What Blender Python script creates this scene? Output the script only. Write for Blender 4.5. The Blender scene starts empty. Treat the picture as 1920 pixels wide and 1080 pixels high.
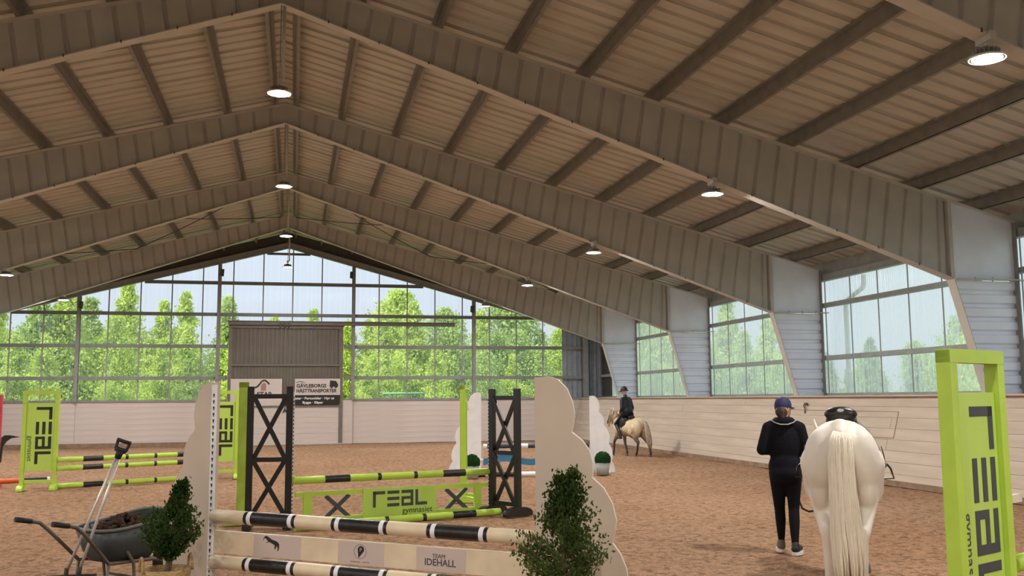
import bpy, bmesh, math, random
import numpy as np
from mathutils import Vector, Matrix, noise, Euler

random.seed(7)
scene = bpy.context.scene
COL = scene.collection

# ------------------------------------------------------------------ camera
CAM_H = 1.65
YAW, PITCH, ROLL = 0.222634, 0.115298, -0.006947
FOCAL_PX = 1800.0
cam_data = bpy.data.cameras.new('camera')
cam_data.sensor_width = 36.0
cam_data.lens = FOCAL_PX / 1920.0 * 36.0
cam_data.clip_end = 500
cam = bpy.data.objects.new('camera', cam_data)
COL.objects.link(cam)
_F = Vector((math.sin(YAW) * math.cos(PITCH), math.cos(YAW) * math.cos(PITCH), math.sin(PITCH)))
_R = Vector((math.cos(YAW), -math.sin(YAW), 0))
_U = _R.cross(_F)
_R2 = _R * math.cos(ROLL) + _U * math.sin(ROLL)
_U2 = _U * math.cos(ROLL) - _R * math.sin(ROLL)
_m = Matrix((_R2, _U2, -_F)).transposed().to_4x4()
_m.translation = Vector((0, 0, CAM_H))
cam.matrix_world = _m
scene.camera = cam

# ------------------------------------------------------------------ sky, sun, exposure
SKY_STRENGTH = 1.05
SUN_STRENGTH = 5.0
LAMP_STRENGTH = 1160.0
world = bpy.data.worlds.new('overcast_sky')
scene.world = world
world.use_nodes = True
nt = world.node_tree
nt.nodes.clear()
tc = nt.nodes.new('ShaderNodeTexCoord')
sx = nt.nodes.new('ShaderNodeSeparateXYZ')
rp = nt.nodes.new('ShaderNodeValToRGB')
bg = nt.nodes.new('ShaderNodeBackground')
ow = nt.nodes.new('ShaderNodeOutputWorld')
nt.links.new(tc.outputs['Generated'], sx.inputs[0])
nt.links.new(sx.outputs['Z'], rp.inputs[0])
rp.color_ramp.elements[0].position = 0.0
# standard overcast sky: smoothly brighter from the horizon to the zenith
rp.color_ramp.elements[0].color = (0.64, 0.70, 0.80, 1)
rp.color_ramp.elements[1].position = 1.0
rp.color_ramp.elements[1].color = (1.60, 1.85, 2.25, 1)
nt.links.new(rp.outputs[0], bg.inputs[0])
bg.inputs[1].default_value = SKY_STRENGTH
nt.links.new(bg.outputs[0], ow.inputs[0])

sun_data = bpy.data.lights.new('sun', 'SUN')
sun_data.energy = SUN_STRENGTH
sun_data.angle = math.radians(12)
sun_data.color = (1.0, 0.95, 0.86)
sun = bpy.data.objects.new('sun', sun_data)
COL.objects.link(sun)
sun.location = (-20, -20, 40)
sun.rotation_euler = Vector((0.48, 0.42, -0.77)).to_track_quat('-Z', 'Y').to_euler()

vs = scene.view_settings
vs.view_transform = 'Standard'
vs.look = 'None'
vs.exposure = 0.0
vs.gamma = 1.0
vs.use_curve_mapping = False
scene.cycles.use_denoising = True
scene.cycles.max_bounces = 12
scene.cycles.diffuse_bounces = 6
scene.cycles.transparent_max_bounces = 24
scene.cycles.sample_clamp_indirect = 6.0


# ------------------------------------------------------------------ materials
def mat(name, color, rough=0.6, metal=0.0, var=0.08, scale=6.0, bump=0.0, bump_scale=40.0, color2=None,
        stretch=None, spec=0.5, sheen=0.0):
    m = bpy.data.materials.new(name)
    m.use_nodes = True
    t = m.node_tree
    b = t.nodes['Principled BSDF']
    b.inputs['Roughness'].default_value = rough
    b.inputs['Metallic'].default_value = metal
    b.inputs['Specular IOR Level'].default_value = spec
    co = t.nodes.new('ShaderNodeTexCoord')
    mp = t.nodes.new('ShaderNodeMapping')
    t.links.new(co.outputs['Object'], mp.inputs[0])
    if stretch:
        mp.inputs['Scale'].default_value = stretch
    n = t.nodes.new('ShaderNodeTexNoise')
    n.inputs['Scale'].default_value = scale
    n.inputs['Detail'].default_value = 5
    t.links.new(mp.outputs[0], n.inputs['Vector'])
    r = t.nodes.new('ShaderNodeValToRGB')
    c = Vector(color)
    c2 = Vector(color2) if color2 else c * (1 - 2 * var)
    hi = c if color2 else c * (1 + var)
    r.color_ramp.elements[0].position = 0.3
    r.color_ramp.elements[1].position = 0.7
    r.color_ramp.elements[0].color = (*[min(1, q) for q in c2], 1)
    r.color_ramp.elements[1].color = (*[min(1, q) for q in hi], 1)
    t.links.new(n.outputs['Fac'], r.inputs[0])
    t.links.new(r.outputs[0], b.inputs['Base Color'])
    if bump:
        n2 = t.nodes.new('ShaderNodeTexNoise')
        n2.inputs['Scale'].default_value = bump_scale
        n2.inputs['Detail'].default_value = 4
        t.links.new(mp.outputs[0], n2.inputs['Vector'])
        bp = t.nodes.new('ShaderNodeBump')
        bp.inputs['Strength'].default_value = bump
        bp.inputs['Distance'].default_value = 0.02
        t.links.new(n2.outputs['Fac'], bp.inputs['Height'])
        t.links.new(bp.outputs[0], b.inputs['Normal'])
    return m


def sand_material():
    m = bpy.data.materials.new('riding_sand')
    m.use_nodes = True
    t = m.node_tree
    b = t.nodes['Principled BSDF']
    b.inputs['Roughness'].default_value = 0.95
    b.inputs['Specular IOR Level'].default_value = 0.15
    co = t.nodes.new('ShaderNodeTexCoord')

    def nz(scale, detail, stretch=(1, 1, 1), rough=0.6):
        mp = t.nodes.new('ShaderNodeMapping')
        mp.inputs['Scale'].default_value = stretch
        t.links.new(co.outputs['Object'], mp.inputs[0])
        n = t.nodes.new('ShaderNodeTexNoise')
        n.inputs['Scale'].default_value = scale
        n.inputs['Detail'].default_value = detail
        n.inputs['Roughness'].default_value = rough
        t.links.new(mp.outputs[0], n.inputs['Vector'])
        return n.outputs['Fac']
    big = nz(0.35, 3)
    mid = nz(9.0, 6, rough=0.75)
    fine = nz(38.0, 4, rough=0.7)
    r1 = t.nodes.new('ShaderNodeValToRGB')
    r1.color_ramp.elements[0].position = 0.3
    r1.color_ramp.elements[0].color = (0.76, 0.435, 0.25, 1)
    r1.color_ramp.elements[1].position = 0.75
    r1.color_ramp.elements[1].color = (0.92, 0.585, 0.375, 1)
    t.links.new(big, r1.inputs[0])
    r2 = t.nodes.new('ShaderNodeValToRGB')
    r2.color_ramp.elements[0].position = 0.38
    r2.color_ramp.elements[0].color = (0.40, 0.34, 0.30, 1)
    r2.color_ramp.elements[1].position = 0.53
    r2.color_ramp.elements[1].color = (1, 1, 1, 1)
    t.links.new(mid, r2.inputs[0])
    r3 = t.nodes.new('ShaderNodeValToRGB')
    r3.color_ramp.elements[0].position = 0.33
    r3.color_ramp.elements[0].color = (0.55, 0.5, 0.47, 1)
    r3.color_ramp.elements[1].position = 0.55
    r3.color_ramp.elements[1].color = (1.08, 1.08, 1.08, 1)
    t.links.new(fine, r3.inputs[0])
    mx = t.nodes.new('ShaderNodeMix')
    mx.data_type = 'RGBA'
    mx.blend_type = 'MULTIPLY'
    mx.inputs[0].default_value = 0.8
    t.links.new(r1.outputs[0], mx.inputs[6])
    t.links.new(r2.outputs[0], mx.inputs[7])
    mx2 = t.nodes.new('ShaderNodeMix')
    mx2.data_type = 'RGBA'
    mx2.blend_type = 'MULTIPLY'
    mx2.inputs[0].default_value = 0.8
    t.links.new(mx.outputs[2], mx2.inputs[6])
    t.links.new(r3.outputs[0], mx2.inputs[7])
    t.links.new(mx2.outputs[2], b.inputs['Base Color'])
    ad = t.nodes.new('ShaderNodeMath')
    ad.operation = 'ADD'
    t.links.new(mid, ad.inputs[0])
    t.links.new(fine, ad.inputs[1])
    bp = t.nodes.new('ShaderNodeBump')
    bp.inputs['Strength'].default_value = 0.9
    bp.inputs['Distance'].default_value = 0.16
    t.links.new(ad.outputs[0], bp.inputs['Height'])
    t.links.new(bp.outputs[0], b.inputs['Normal'])
    return m


def pane_material(name, tint, haze_lo, haze_hi, axis, haze_col=(0.88, 0.9, 0.9)):
    """corrugated polycarbonate: see-through, with a milky streaky share that scatters the daylight"""
    m = bpy.data.materials.new(name)
    m.use_nodes = True
    t = m.node_tree
    t.nodes.clear()
    out = t.nodes.new('ShaderNodeOutputMaterial')
    tr = t.nodes.new('ShaderNodeBsdfTransparent')
    tr.inputs[0].default_value = (*tint, 1)
    tl = t.nodes.new('ShaderNodeBsdfTranslucent')
    tl.inputs[0].default_value = (*haze_col, 1)
    gl = t.nodes.new('ShaderNodeBsdfGlossy')
    gl.inputs['Roughness'].default_value = 0.15
    co = t.nodes.new('ShaderNodeTexCoord')
    mp = t.nodes.new('ShaderNodeMapping')
    mp.inputs['Scale'].default_value = (1, 9, 0.05) if axis == 'y' else (9, 1, 0.05)
    t.links.new(co.outputs['Object'], mp.inputs[0])
    n = t.nodes.new('ShaderNodeTexNoise')
    n.inputs['Scale'].default_value = 1.0
    n.inputs['Detail'].default_value = 3
    t.links.new(mp.outputs[0], n.inputs['Vector'])
    mr = t.nodes.new('ShaderNodeMapRange')
    mr.inputs['From Min'].default_value = 0.35
    mr.inputs['From Max'].default_value = 0.65
    mr.inputs['To Min'].default_value = haze_lo
    mr.inputs['To Max'].default_value = haze_hi
    t.links.new(n.outputs['Fac'], mr.inputs['Value'])
    m1 = t.nodes.new('ShaderNodeMixShader')
    t.links.new(mr.outputs[0], m1.inputs[0])
    t.links.new(tr.outputs[0], m1.inputs[1])
    t.links.new(tl.outputs[0], m1.inputs[2])
    m2 = t.nodes.new('ShaderNodeMixShader')
    m2.inputs[0].default_value = 0.03
    t.links.new(m1.outputs[0], m2.inputs[1])
    t.links.new(gl.outputs[0], m2.inputs[2])
    t.links.new(m2.outputs[0], out.inputs[0])
    return m


def emission(name, color, strength):
    m = bpy.data.materials.new(name)
    m.use_nodes = True
    b = m.node_tree.nodes['Principled BSDF']
    b.inputs['Base Color'].default_value = (0.9, 0.9, 0.9, 1)
    b.inputs['Emission Color'].default_value = (*color, 1)
    b.inputs['Emission Strength'].default_value = strength
    return m


def leaf_material(name, c1, c2, trans=0.35):
    m = bpy.data.materials.new(name)
    m.use_nodes = True
    t = m.node_tree
    t.nodes.clear()
    out = t.nodes.new('ShaderNodeOutputMaterial')
    co = t.nodes.new('ShaderNodeTexCoord')
    n = t.nodes.new('ShaderNodeTexNoise')
    n.inputs['Scale'].default_value = 1.3
    n.inputs['Detail'].default_value = 6
    t.links.new(co.outputs['Object'], n.inputs['Vector'])
    r = t.nodes.new('ShaderNodeValToRGB')
    r.color_ramp.elements[0].position = 0.35
    r.color_ramp.elements[1].position = 0.65
    r.color_ramp.elements[0].color = (*c1, 1)
    r.color_ramp.elements[1].color = (*c2, 1)
    t.links.new(n.outputs['Fac'], r.inputs[0])
    d = t.nodes.new('ShaderNodeBsdfDiffuse')
    tl = t.nodes.new('ShaderNodeBsdfTranslucent')
    t.links.new(r.outputs[0], d.inputs[0])
    t.links.new(r.outputs[0], tl.inputs[0])
    mx = t.nodes.new('ShaderNodeMixShader')
    mx.inputs[0].default_value = trans
    t.links.new(d.outputs[0], mx.inputs[1])
    t.links.new(tl.outputs[0], mx.inputs[2])
    t.links.new(mx.outputs[0], out.inputs[0])
    return m


M = {}
M['sand'] = sand_material()
M['column_steel'] = mat('window_lit_column_steel', (0.78, 0.82, 0.95), 0.38, 0.0, 0.03, 2.5)  # same steel as the frames; bluish window daylight is painted into this lighter colour
M['frame_steel'] = mat('painted_frame_steel', (0.46, 0.455, 0.43), 0.38, 0.0, 0.05, 2.5)
M['flange_steel'] = mat('painted_flange_steel', (0.53, 0.51, 0.48), 0.45, 0.0, 0.05, 3)
M['roof_sheet'] = mat('roof_sheet_steel', (0.53, 0.52, 0.475), 0.5, 0.0, 0.06, 2.5, stretch=(0.4, 3, 1))
M['purlin'] = mat('galvanised_purlin', (0.25, 0.235, 0.22), 0.5, 0.2, 0.1, 5)
M['girt'] = mat('grey_girt_steel', (0.27, 0.275, 0.27), 0.5, 0.1, 0.08, 5)
M['girt_wall'] = mat('pale_girt_steel', (0.36, 0.38, 0.37), 0.45, 0.1, 0.08, 5)
M['dark_trim'] = mat('dark_trim_steel', (0.075, 0.07, 0.068), 0.6, 0.0, 0.1, 5)
M['plank'] = mat('cream_kickboard', (0.56, 0.46, 0.37), 0.62, 0.0, 0.07, 2.0, 0.12, 30, stretch=(1, 0.35, 3))
M['plank_end'] = mat('cream_end_kickboard', (0.64, 0.56, 0.53), 0.62, 0.0, 0.05, 2.0, 0.1, 30, stretch=(0.35, 1, 3))
M['board_dark'] = mat('worn_base_board', (0.30, 0.20, 0.13), 0.85, 0.0, 0.15, 6)
M['backing'] = mat('joint_backing', (0.16, 0.11, 0.08), 0.9)
M['pane_end'] = pane_material('clear_corrugated_pane', (0.95, 0.975, 0.97), 0.04, 0.15, 'x')
M['pane_side'] = pane_material('milky_corrugated_pane', (0.93, 0.97, 0.95), 0.34, 0.66, 'y', (0.92, 0.94, 0.91))
M['seam'] = mat('pane_seam_profile', (0.33, 0.35, 0.34), 0.5)
M['corner_sheet'] = mat('blue_grey_corner_sheet', (0.30, 0.33, 0.39), 0.45)
M['door_tan'] = mat('taupe_door_sheet', (0.155, 0.135, 0.115), 0.55, 0, 0.05, 3)
M['door_frame'] = mat('door_frame_steel', (0.17, 0.155, 0.14), 0.55)
M['banner_white'] = mat('banner_white', (0.62, 0.56, 0.54), 0.5, 0, 0.02)
M['banner_black'] = mat('banner_black', (0.012, 0.011, 0.011), 0.5)
M['print_dark'] = mat('dark_print', (0.02, 0.02, 0.022), 0.6)
M['print_white'] = mat('white_print', (0.75, 0.75, 0.75), 0.6)
M['print_brown'] = mat('brown_print', (0.42, 0.22, 0.15), 0.6)
M['lime'] = mat('lime_paint', (0.50, 0.72, 0.085), 0.42, 0, 0.05, 4)
M['lime_edge'] = mat('lime_edge_paint', (0.30, 0.42, 0.02), 0.45, 0, 0.06, 4)
M['lime_panel'] = mat('lime_panel_sheet', (0.52, 0.74, 0.13), 0.32, 0, 0.03, 2)
M['letter'] = mat('slate_lettering', (0.055, 0.062, 0.075), 0.5, 0, 0.05)
M['letter_dark'] = mat('dark_lettering', (0.02, 0.02, 0.014), 0.6, 0, 0.05)
M['black'] = mat('black_paint', (0.016, 0.015, 0.016), 0.38, 0, 0.15, 8)
M['black_wear'] = mat('scuffed_black_paint', (0.022, 0.020, 0.019), 0.35, 0, 0.3, 20, 0.1, 60)
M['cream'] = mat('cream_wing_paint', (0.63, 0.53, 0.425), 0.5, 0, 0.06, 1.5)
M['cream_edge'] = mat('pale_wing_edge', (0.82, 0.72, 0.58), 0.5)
M['cream_pole'] = mat('cream_pole_paint', (0.85, 0.71, 0.50), 0.42, 0, 0.07, 5)
M['white'] = mat('white_paint', (0.93, 0.93, 0.97), 0.45, 0, 0.03)
M['strip'] = mat('white_cup_track', (0.90, 0.90, 0.93), 0.45)
M['sticker'] = mat('sponsor_sticker', (0.66, 0.55, 0.50), 0.35, 0, 0.02)
M['slate'] = mat('slate_brace_paint', (0.07, 0.075, 0.085), 0.45)
M['blue'] = mat('blue_paint', (0.05, 0.22, 0.42), 0.4)
M['navy_pole'] = mat('navy_pole_paint', (0.03, 0.05, 0.09), 0.4)
M['red'] = mat('red_paint', (0.75, 0.05, 0.10), 0.4)
M['orange'] = mat('orange_paint', (0.85, 0.16, 0.04), 0.4)
M['lamp_body'] = mat('lamp_housing_aluminium', (0.45, 0.44, 0.43), 0.4, 0.6)
M['lamp_lens'] = emission('lamp_lens_light', (1.0, 0.96, 0.90), LAMP_STRENGTH)
M['lamp_ring'] = mat('lamp_rim', (0.75, 0.73, 0.70), 0.35, 0.2)
M['bark'] = mat('tree_bark', (0.22, 0.18, 0.13), 0.9, 0, 0.3, 8)
M['leaf_a'] = leaf_material('young_birch_leaf', (0.42, 0.55, 0.09), (0.68, 0.78, 0.20))
M['leaf_b'] = leaf_material('mid_green_leaf', (0.30, 0.43, 0.11), (0.54, 0.65, 0.22))
M['leaf_c'] = leaf_material('grey_green_leaf', (0.24, 0.33, 0.16), (0.42, 0.50, 0.28))
M['grass'] = mat('rough_grass', (0.20, 0.27, 0.10), 0.95, 0, 0.3, 1.0)
M['bush_leaf'] = leaf_material('dark_bush_leaf', (0.018, 0.045, 0.012), (0.075, 0.125, 0.03), 0.2)
M['bush_leaf2'] = leaf_material('olive_bush_leaf', (0.03, 0.06, 0.015), (0.12, 0.17, 0.045), 0.2)
M['boxball'] = leaf_material('boxwood_leaf', (0.015, 0.06, 0.02), (0.05, 0.14, 0.045), 0.2)
M['basket'] = mat('woven_basket', (0.52, 0.34, 0.15), 0.75, 0, 0.25, 30, 0.3, 60, stretch=(1, 1, 4))
M['pot'] = mat('pale_grey_pot', (0.42, 0.43, 0.40), 0.6)
M['barrow'] = mat('dark_green_barrow_plastic', (0.050, 0.062, 0.066), 0.42, 0, 0.15, 3)
M['barrow_rim'] = mat('barrow_rim_plastic', (0.16, 0.165, 0.16), 0.45)
M['tube_steel'] = mat('dull_tube_steel', (0.16, 0.13, 0.11), 0.45, 0.4)
M['galv'] = mat('galvanised_tube', (0.58, 0.60, 0.63), 0.35, 0.5)
M['rubber'] = mat('black_rubber', (0.012, 0.012, 0.016), 0.6)
M['tyre'] = mat('blue_black_tyre', (0.02, 0.025, 0.04), 0.6)
M['alu'] = mat('aluminium_handle', (0.72, 0.68, 0.64), 0.3, 0.4)
M['manure'] = mat('horse_manure', (0.085, 0.036, 0.016), 0.9, 0, 0.4, 25, 0.5, 60, color2=(0.02, 0.009, 0.005))
M['scoop'] = mat('muddy_scoop', (0.06, 0.045, 0.035), 0.8, 0, 0.3, 15)
M['white_horse'] = mat('white_horse_coat', (0.86, 0.79, 0.70), 0.55, 0, 0.04, 3, 0.05, 90, color2=(0.74, 0.67, 0.60))
M['horse_hair'] = mat('cream_horse_hair', (0.90, 0.82, 0.69), 0.5, 0, 0.1, 30, 0.2, 60, stretch=(4, 4, 0.4), color2=(0.80, 0.71, 0.58))
M['hoof'] = mat('hoof_horn', (0.10, 0.08, 0.06), 0.6)
M['leather'] = mat('black_leather', (0.014, 0.012, 0.012), 0.35)
M['pad_white'] = mat('pale_saddle_pad', (0.62, 0.60, 0.60), 0.8)
M['metal'] = mat('bright_metal', (0.6, 0.6, 0.6), 0.3, 0.8)
M['cloth_navy'] = mat('black_navy_cloth', (0.0055, 0.0055, 0.010), 0.85, 0, 0.2, 6, 0.2, 40, spec=0.2)
M['cloth_black'] = mat('black_leggings', (0.005, 0.005, 0.008), 0.8, 0, 0.2, 6, spec=0.2)
M['cap_navy'] = mat('navy_cap_cloth', (0.018, 0.022, 0.085), 0.7)
M['trim_white'] = mat('hood_trim_cloth', (0.50, 0.46, 0.43), 0.8)
M['skin'] = mat('skin', (0.62, 0.36, 0.26), 0.5)
M['hair'] = mat('brown_hair', (0.05, 0.03, 0.02), 0.6)
M['shoe'] = mat('grey_shoe_cloth', (0.16, 0.12, 0.10), 0.7)
M['shoe_sole'] = mat('white_sole', (0.78, 0.74, 0.70), 0.5)
M['rider_cloth'] = mat('black_rider_jacket', (0.006, 0.008, 0.014), 0.55)
M['downpipe'] = mat('pale_downpipe', (0.62, 0.66, 0.70), 0.4)
M['net_green'] = mat('trampoline_green', (0.20, 0.50, 0.22), 0.5)
M['net'] = mat('trampoline_net', (0.10, 0.13, 0.11), 0.8)


def pony_material():
    m = bpy.data.materials.new('dun_pony_coat')
    m.use_nodes = True
    t = m.node_tree
    b = t.nodes['Principled BSDF']
    b.inputs['Roughness'].default_value = 0.55
    co = t.nodes.new('ShaderNodeTexCoord')
    s = t.nodes.new('ShaderNodeSeparateXYZ')
    t.links.new(co.outputs['Object'], s.inputs[0])
    n = t.nodes.new('ShaderNodeTexNoise')
    n.inputs['Scale'].default_value = 6
    t.links.new(co.outputs['Object'], n.inputs['Vector'])
    a = t.nodes.new('ShaderNodeMath')
    a.operation = 'MULTIPLY_ADD'
    a.inputs[1].default_value = 0.25
    t.links.new(n.outputs['Fac'], a.inputs[0])
    t.links.new(s.outputs['Z'], a.inputs[2])
    r = t.nodes.new('ShaderNodeValToRGB')
    e = r.color_ramp.elements
    e[0].position = 0.42
    e[0].color = (0.045, 0.028, 0.020, 1)
    e[1].position = 0.85
    e[1].color = (0.62, 0.50, 0.33, 1)
    x = e.new(0.66)
    x.color = (0.20, 0.13, 0.09, 1)
    t.links.new(a.outputs[0], r.inputs[0])
    t.links.new(r.outputs[0], b.inputs['Base Color'])
    return m


M['pony'] = pony_material()
M['pony_hair'] = mat('grey_cream_pony_hair', (0.66, 0.54, 0.40), 0.6, 0, 0.2, 20, stretch=(4, 4, 0.5), color2=(0.20, 0.15, 0.12))


# ------------------------------------------------------------------ mesh helpers
class MB:
    def __init__(self):
        self.v, self.f, self.m, self.s = [], [], [], []

    def add(self, verts, faces, mi=0, smooth=False):
        o = len(self.v)
        self.v.extend([tuple(p) for p in verts])
        for fc in faces:
            self.f.append([i + o for i in fc])
            self.m.append(mi)
            self.s.append(smooth)
        return self

    def box(self, c, s, rot=None, mi=0):
        c = Vector(c)
        h = Vector(s) * 0.5
        vs_ = []
        for dx in (-1, 1):
            for dy in (-1, 1):
                for dz in (-1, 1):
                    p = Vector((dx * h.x, dy * h.y, dz * h.z))
                    if rot is not None:
                        p = rot @ p
                    vs_.append(c + p)
        return self.add(vs_, [(0, 1, 3, 2), (4, 6, 7, 5), (0, 4, 5, 1), (2, 3, 7, 6), (0, 2, 6, 4), (1, 5, 7, 3)], mi)

    def beam(self, a, b, w, h, up=(0, 0, 1), mi=0):
        """box from a to b, w across, h along up"""
        a, b = Vector(a), Vector(b)
        d = (b - a).normalized()
        s = d.cross(Vector(up)).normalized()
        u = s.cross(d)
        vs_ = []
        for p in (a, b):
            for i, j in ((-1, -1), (1, -1), (1, 1), (-1, 1)):
                vs_.append(p + s * (i * w / 2) + u * (j * h / 2))
        return self.add(vs_, [(0, 1, 2, 3), (7, 6, 5, 4), (0, 4, 5, 1), (1, 5, 6, 2), (2, 6, 7, 3), (3, 7, 4, 0)], mi)

    def tube(self, pts, r, n=10, mi=0, caps=True, mis=None, flat=1.0):
        pts = [Vector(p) for p in pts]
        rs = [r] * len(pts) if not hasattr(r, '__len__') else list(r)
        prev = None
        rings = []
        for i, p in enumerate(pts):
            if i == 0:
                d = pts[1] - pts[0]
            elif i == len(pts) - 1:
                d = pts[-1] - pts[-2]
            else:
                d = (pts[i + 1] - pts[i]).normalized() + (pts[i] - pts[i - 1]).normalized()
            d.normalize()
            if prev is None:
                a = Vector((0, 0, 1)) if abs(d.z) < 0.9 else Vector((1, 0, 0))
                s = d.cross(a).normalized()
            else:
                s = (prev - d * prev.dot(d)).normalized()
            prev = s
            u = d.cross(s)
            rings.append([p + (s * math.cos(2 * math.pi * k / n) + u * flat * math.sin(2 * math.pi * k / n)) * rs[i] for k in range(n)])
        o = len(self.v)
        for rg in rings:
            self.v.extend([tuple(q) for q in rg])
        for i in range(len(pts) - 1):
            for k in range(n):
                self.f.append([o + i * n + k, o + i * n + (k + 1) % n, o + (i + 1) * n + (k + 1) % n, o + (i + 1) * n + k])
                self.m.append(mis[i] if mis else mi)
                self.s.append(True)
        if caps:
            self.f.append([o + k for k in reversed(range(n))])
            self.m.append(mis[0] if mis else mi)
            self.s.append(False)
            self.f.append([o + (len(pts) - 1) * n + k for k in range(n)])
            self.m.append(mis[-1] if mis else mi)
            self.s.append(False)
        return self

    def lathe(self, prof, n=24, c=(0, 0, 0), mi=0, mis=None):
        o = len(self.v)
        for (r, z) in prof:
            for k in range(n):
                a = 2 * math.pi * k / n
                self.v.append((c[0] + r * math.cos(a), c[1] + r * math.sin(a), c[2] + z))
        for i in range(len(prof) - 1):
            for k in range(n):
                self.f.append([o + i * n + k, o + i * n + (k + 1) % n, o + (i + 1) * n + (k + 1) % n, o + (i + 1) * n + k])
                self.m.append(mis[i] if mis else mi)
                self.s.append(True)
        return self

    def prism(self, poly, y0, y1, mi=0, side_mi=None, smooth_side=False):
        """polygon in local x-z, extruded along y"""
        n = len(poly)
        o = len(self.v)
        for y in (y0, y1):
            for (x, z) in poly:
                self.v.append((x, y, z))
        self.f.append([o + i for i in range(n)])
        self.m.append(mi)
        self.s.append(False)
        self.f.append([o + n + i for i in reversed(range(n))])
        self.m.append(mi)
        self.s.append(False)
        for i in range(n):
            j = (i + 1) % n
            self.f.append([o + i, o + n + i, o + n + j, o + j])
            self.m.append(mi if side_mi is None else side_mi)
            self.s.append(smooth_side)
        return self

    def sphere(self, c, r, nu=12, nv=8, mi=0, rot=None):
        rr = Vector(r) if hasattr(r, '__len__') else Vector((r, r, r))
        c = Vector(c)
        vs_ = []
        def pt(p):
            p = Vector((p.x * rr.x, p.y * rr.y, p.z * rr.z))
            return c + (rot @ p if rot is not None else p)
        vs_.append(pt(Vector((0, 0, -1))))
        for i in range(1, nv):
            th = math.pi * i / nv
            for k in range(nu):
                ph = 2 * math.pi * k / nu
                vs_.append(pt(Vector((math.sin(th) * math.cos(ph), math.sin(th) * math.sin(ph), -math.cos(th)))))
        vs_.append(pt(Vector((0, 0, 1))))
        fs = []
        for k in range(nu):
            fs.append((0, 1 + (k + 1) % nu, 1 + k))
        for i in range(nv - 2):
            for k in range(nu):
                a = 1 + i * nu + k
                b = 1 + i * nu + (k + 1) % nu
                fs.append((a, b, b + nu, a + nu))
        top = len(vs_) - 1
        for k in range(nu):
            fs.append((top, 1 + (nv - 2) * nu + k, 1 + (nv - 2) * nu + (k + 1) % nu))
        return self.add(vs_, fs, mi, True)

    def mesh(self, name, mats):
        me = bpy.data.meshes.new(name)
        me.from_pydata(self.v, [], self.f)
        for m in (mats if isinstance(mats, (list, tuple)) else [mats]):
            me.materials.append(M[m] if isinstance(m, str) else m)
        me.polygons.foreach_set('material_index', self.m)
        me.polygons.foreach_set('use_smooth', self.s)
        me.update()
        return me

    def build(self, name, mats, parent=None, loc=(0, 0, 0), rz=0.0, rot=None):
        return link(name, self.mesh(name, mats), parent, loc, rz, rot)


def link(name, data, parent=None, loc=(0, 0, 0), rz=0.0, rot=None):
    o = bpy.data.objects.new(name, data)
    COL.objects.link(o)
    o.location = loc
    o.rotation_euler = rot if rot is not None else (0, 0, rz)
    if parent is not None:
        o.parent = parent
    return o


def thing(name, label, cat, loc=(0, 0, 0), rz=0.0, group=None):
    o = link(name, None, None, loc, rz)
    o.empty_display_size = 0.1
    return tag(o, label, cat, group)


def tag(o, label, cat, group=None):
    o['label'] = label
    o['category'] = cat
    if group:
        o['group'] = group
    return o


def struct(o, label=None, cat=None):
    o['kind'] = 'structure'
    if label:
        o['label'] = label
        o['category'] = cat
    return o


def copy_tree(o, parent=None):
    c = o.copy()
    COL.objects.link(c)
    if parent is not None:
        c.parent = parent
    for ch in o.children:
        copy_tree(ch, c)
    return c


def text_mesh(body, size, extrude=0.001, align='CENTER', bold=0.0, xscale=1.0):
    cu = bpy.data.curves.new('lettering', 'FONT')
    cu.body = body
    cu.size = size
    cu.extrude = extrude
    cu.align_x = align
    cu.align_y = 'CENTER'
    cu.offset = bold
    cu.resolution_u = 3
    o = bpy.data.objects.new('lettering', cu)
    COL.objects.link(o)
    dg = bpy.context.evaluated_depsgraph_get()
    me = bpy.data.meshes.new_from_object(o.evaluated_get(dg))
    bpy.data.objects.remove(o)
    bpy.data.curves.remove(cu)
    if xscale != 1.0:
        for q in me.vertices:
            q.co.x *= xscale
    me.materials.clear()
    return me


def text_part(name, body, size, matname, parent, loc, rot=(math.pi / 2, 0, 0), **kw):
    me = text_mesh(body, size, **kw)
    me.materials.append(M[matname])
    o = link(name, me, parent, loc, rot=rot)
    return o


def blob(name, prims, matname, voxel, smooth=6, parent=None, loc=(0, 0, 0), rz=0.0, extra=None):
    """overlapping capsules and ellipsoids fused into one continuous skin"""
    mb = MB()
    for p in prims:
        if p[0] == 'c':
            _, a, ra, b, rb = p
            a, b = Vector(a), Vector(b)
            mb.sphere(a, ra, 14, 10)
            mb.sphere(b, rb, 14, 10)
            mb.tube([a, b], [ra, rb], 14)
        else:
            _, c, r = p[:3]
            rot = Euler(p[3]).to_matrix() if len(p) > 3 else None
            mb.sphere(c, r, 20, 14, rot=rot)
    me = mb.mesh(name, matname)
    o = bpy.data.objects.new(name, me)
    COL.objects.link(o)
    md = o.modifiers.new('fuse', 'REMESH')
    md.mode = 'VOXEL'
    md.voxel_size = voxel
    md.use_smooth_shade = True
    if smooth:
        sm = o.modifiers.new('soften', 'SMOOTH')
        sm.factor = 0.5
        sm.iterations = smooth
    dg = bpy.context.evaluated_depsgraph_get()
    me2 = bpy.data.meshes.new_from_object(o.evaluated_get(dg))
    bpy.data.objects.remove(o)
    me2.name = name
    me2.materials.clear()
    me2.materials.append(M[matname])
    me2.polygons.foreach_set('use_smooth', [True] * len(me2.polygons))
    return link(name, me2, parent, loc, rz)


def rotz(a):
    return Matrix.Rotation(a, 3, 'Z')


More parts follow.
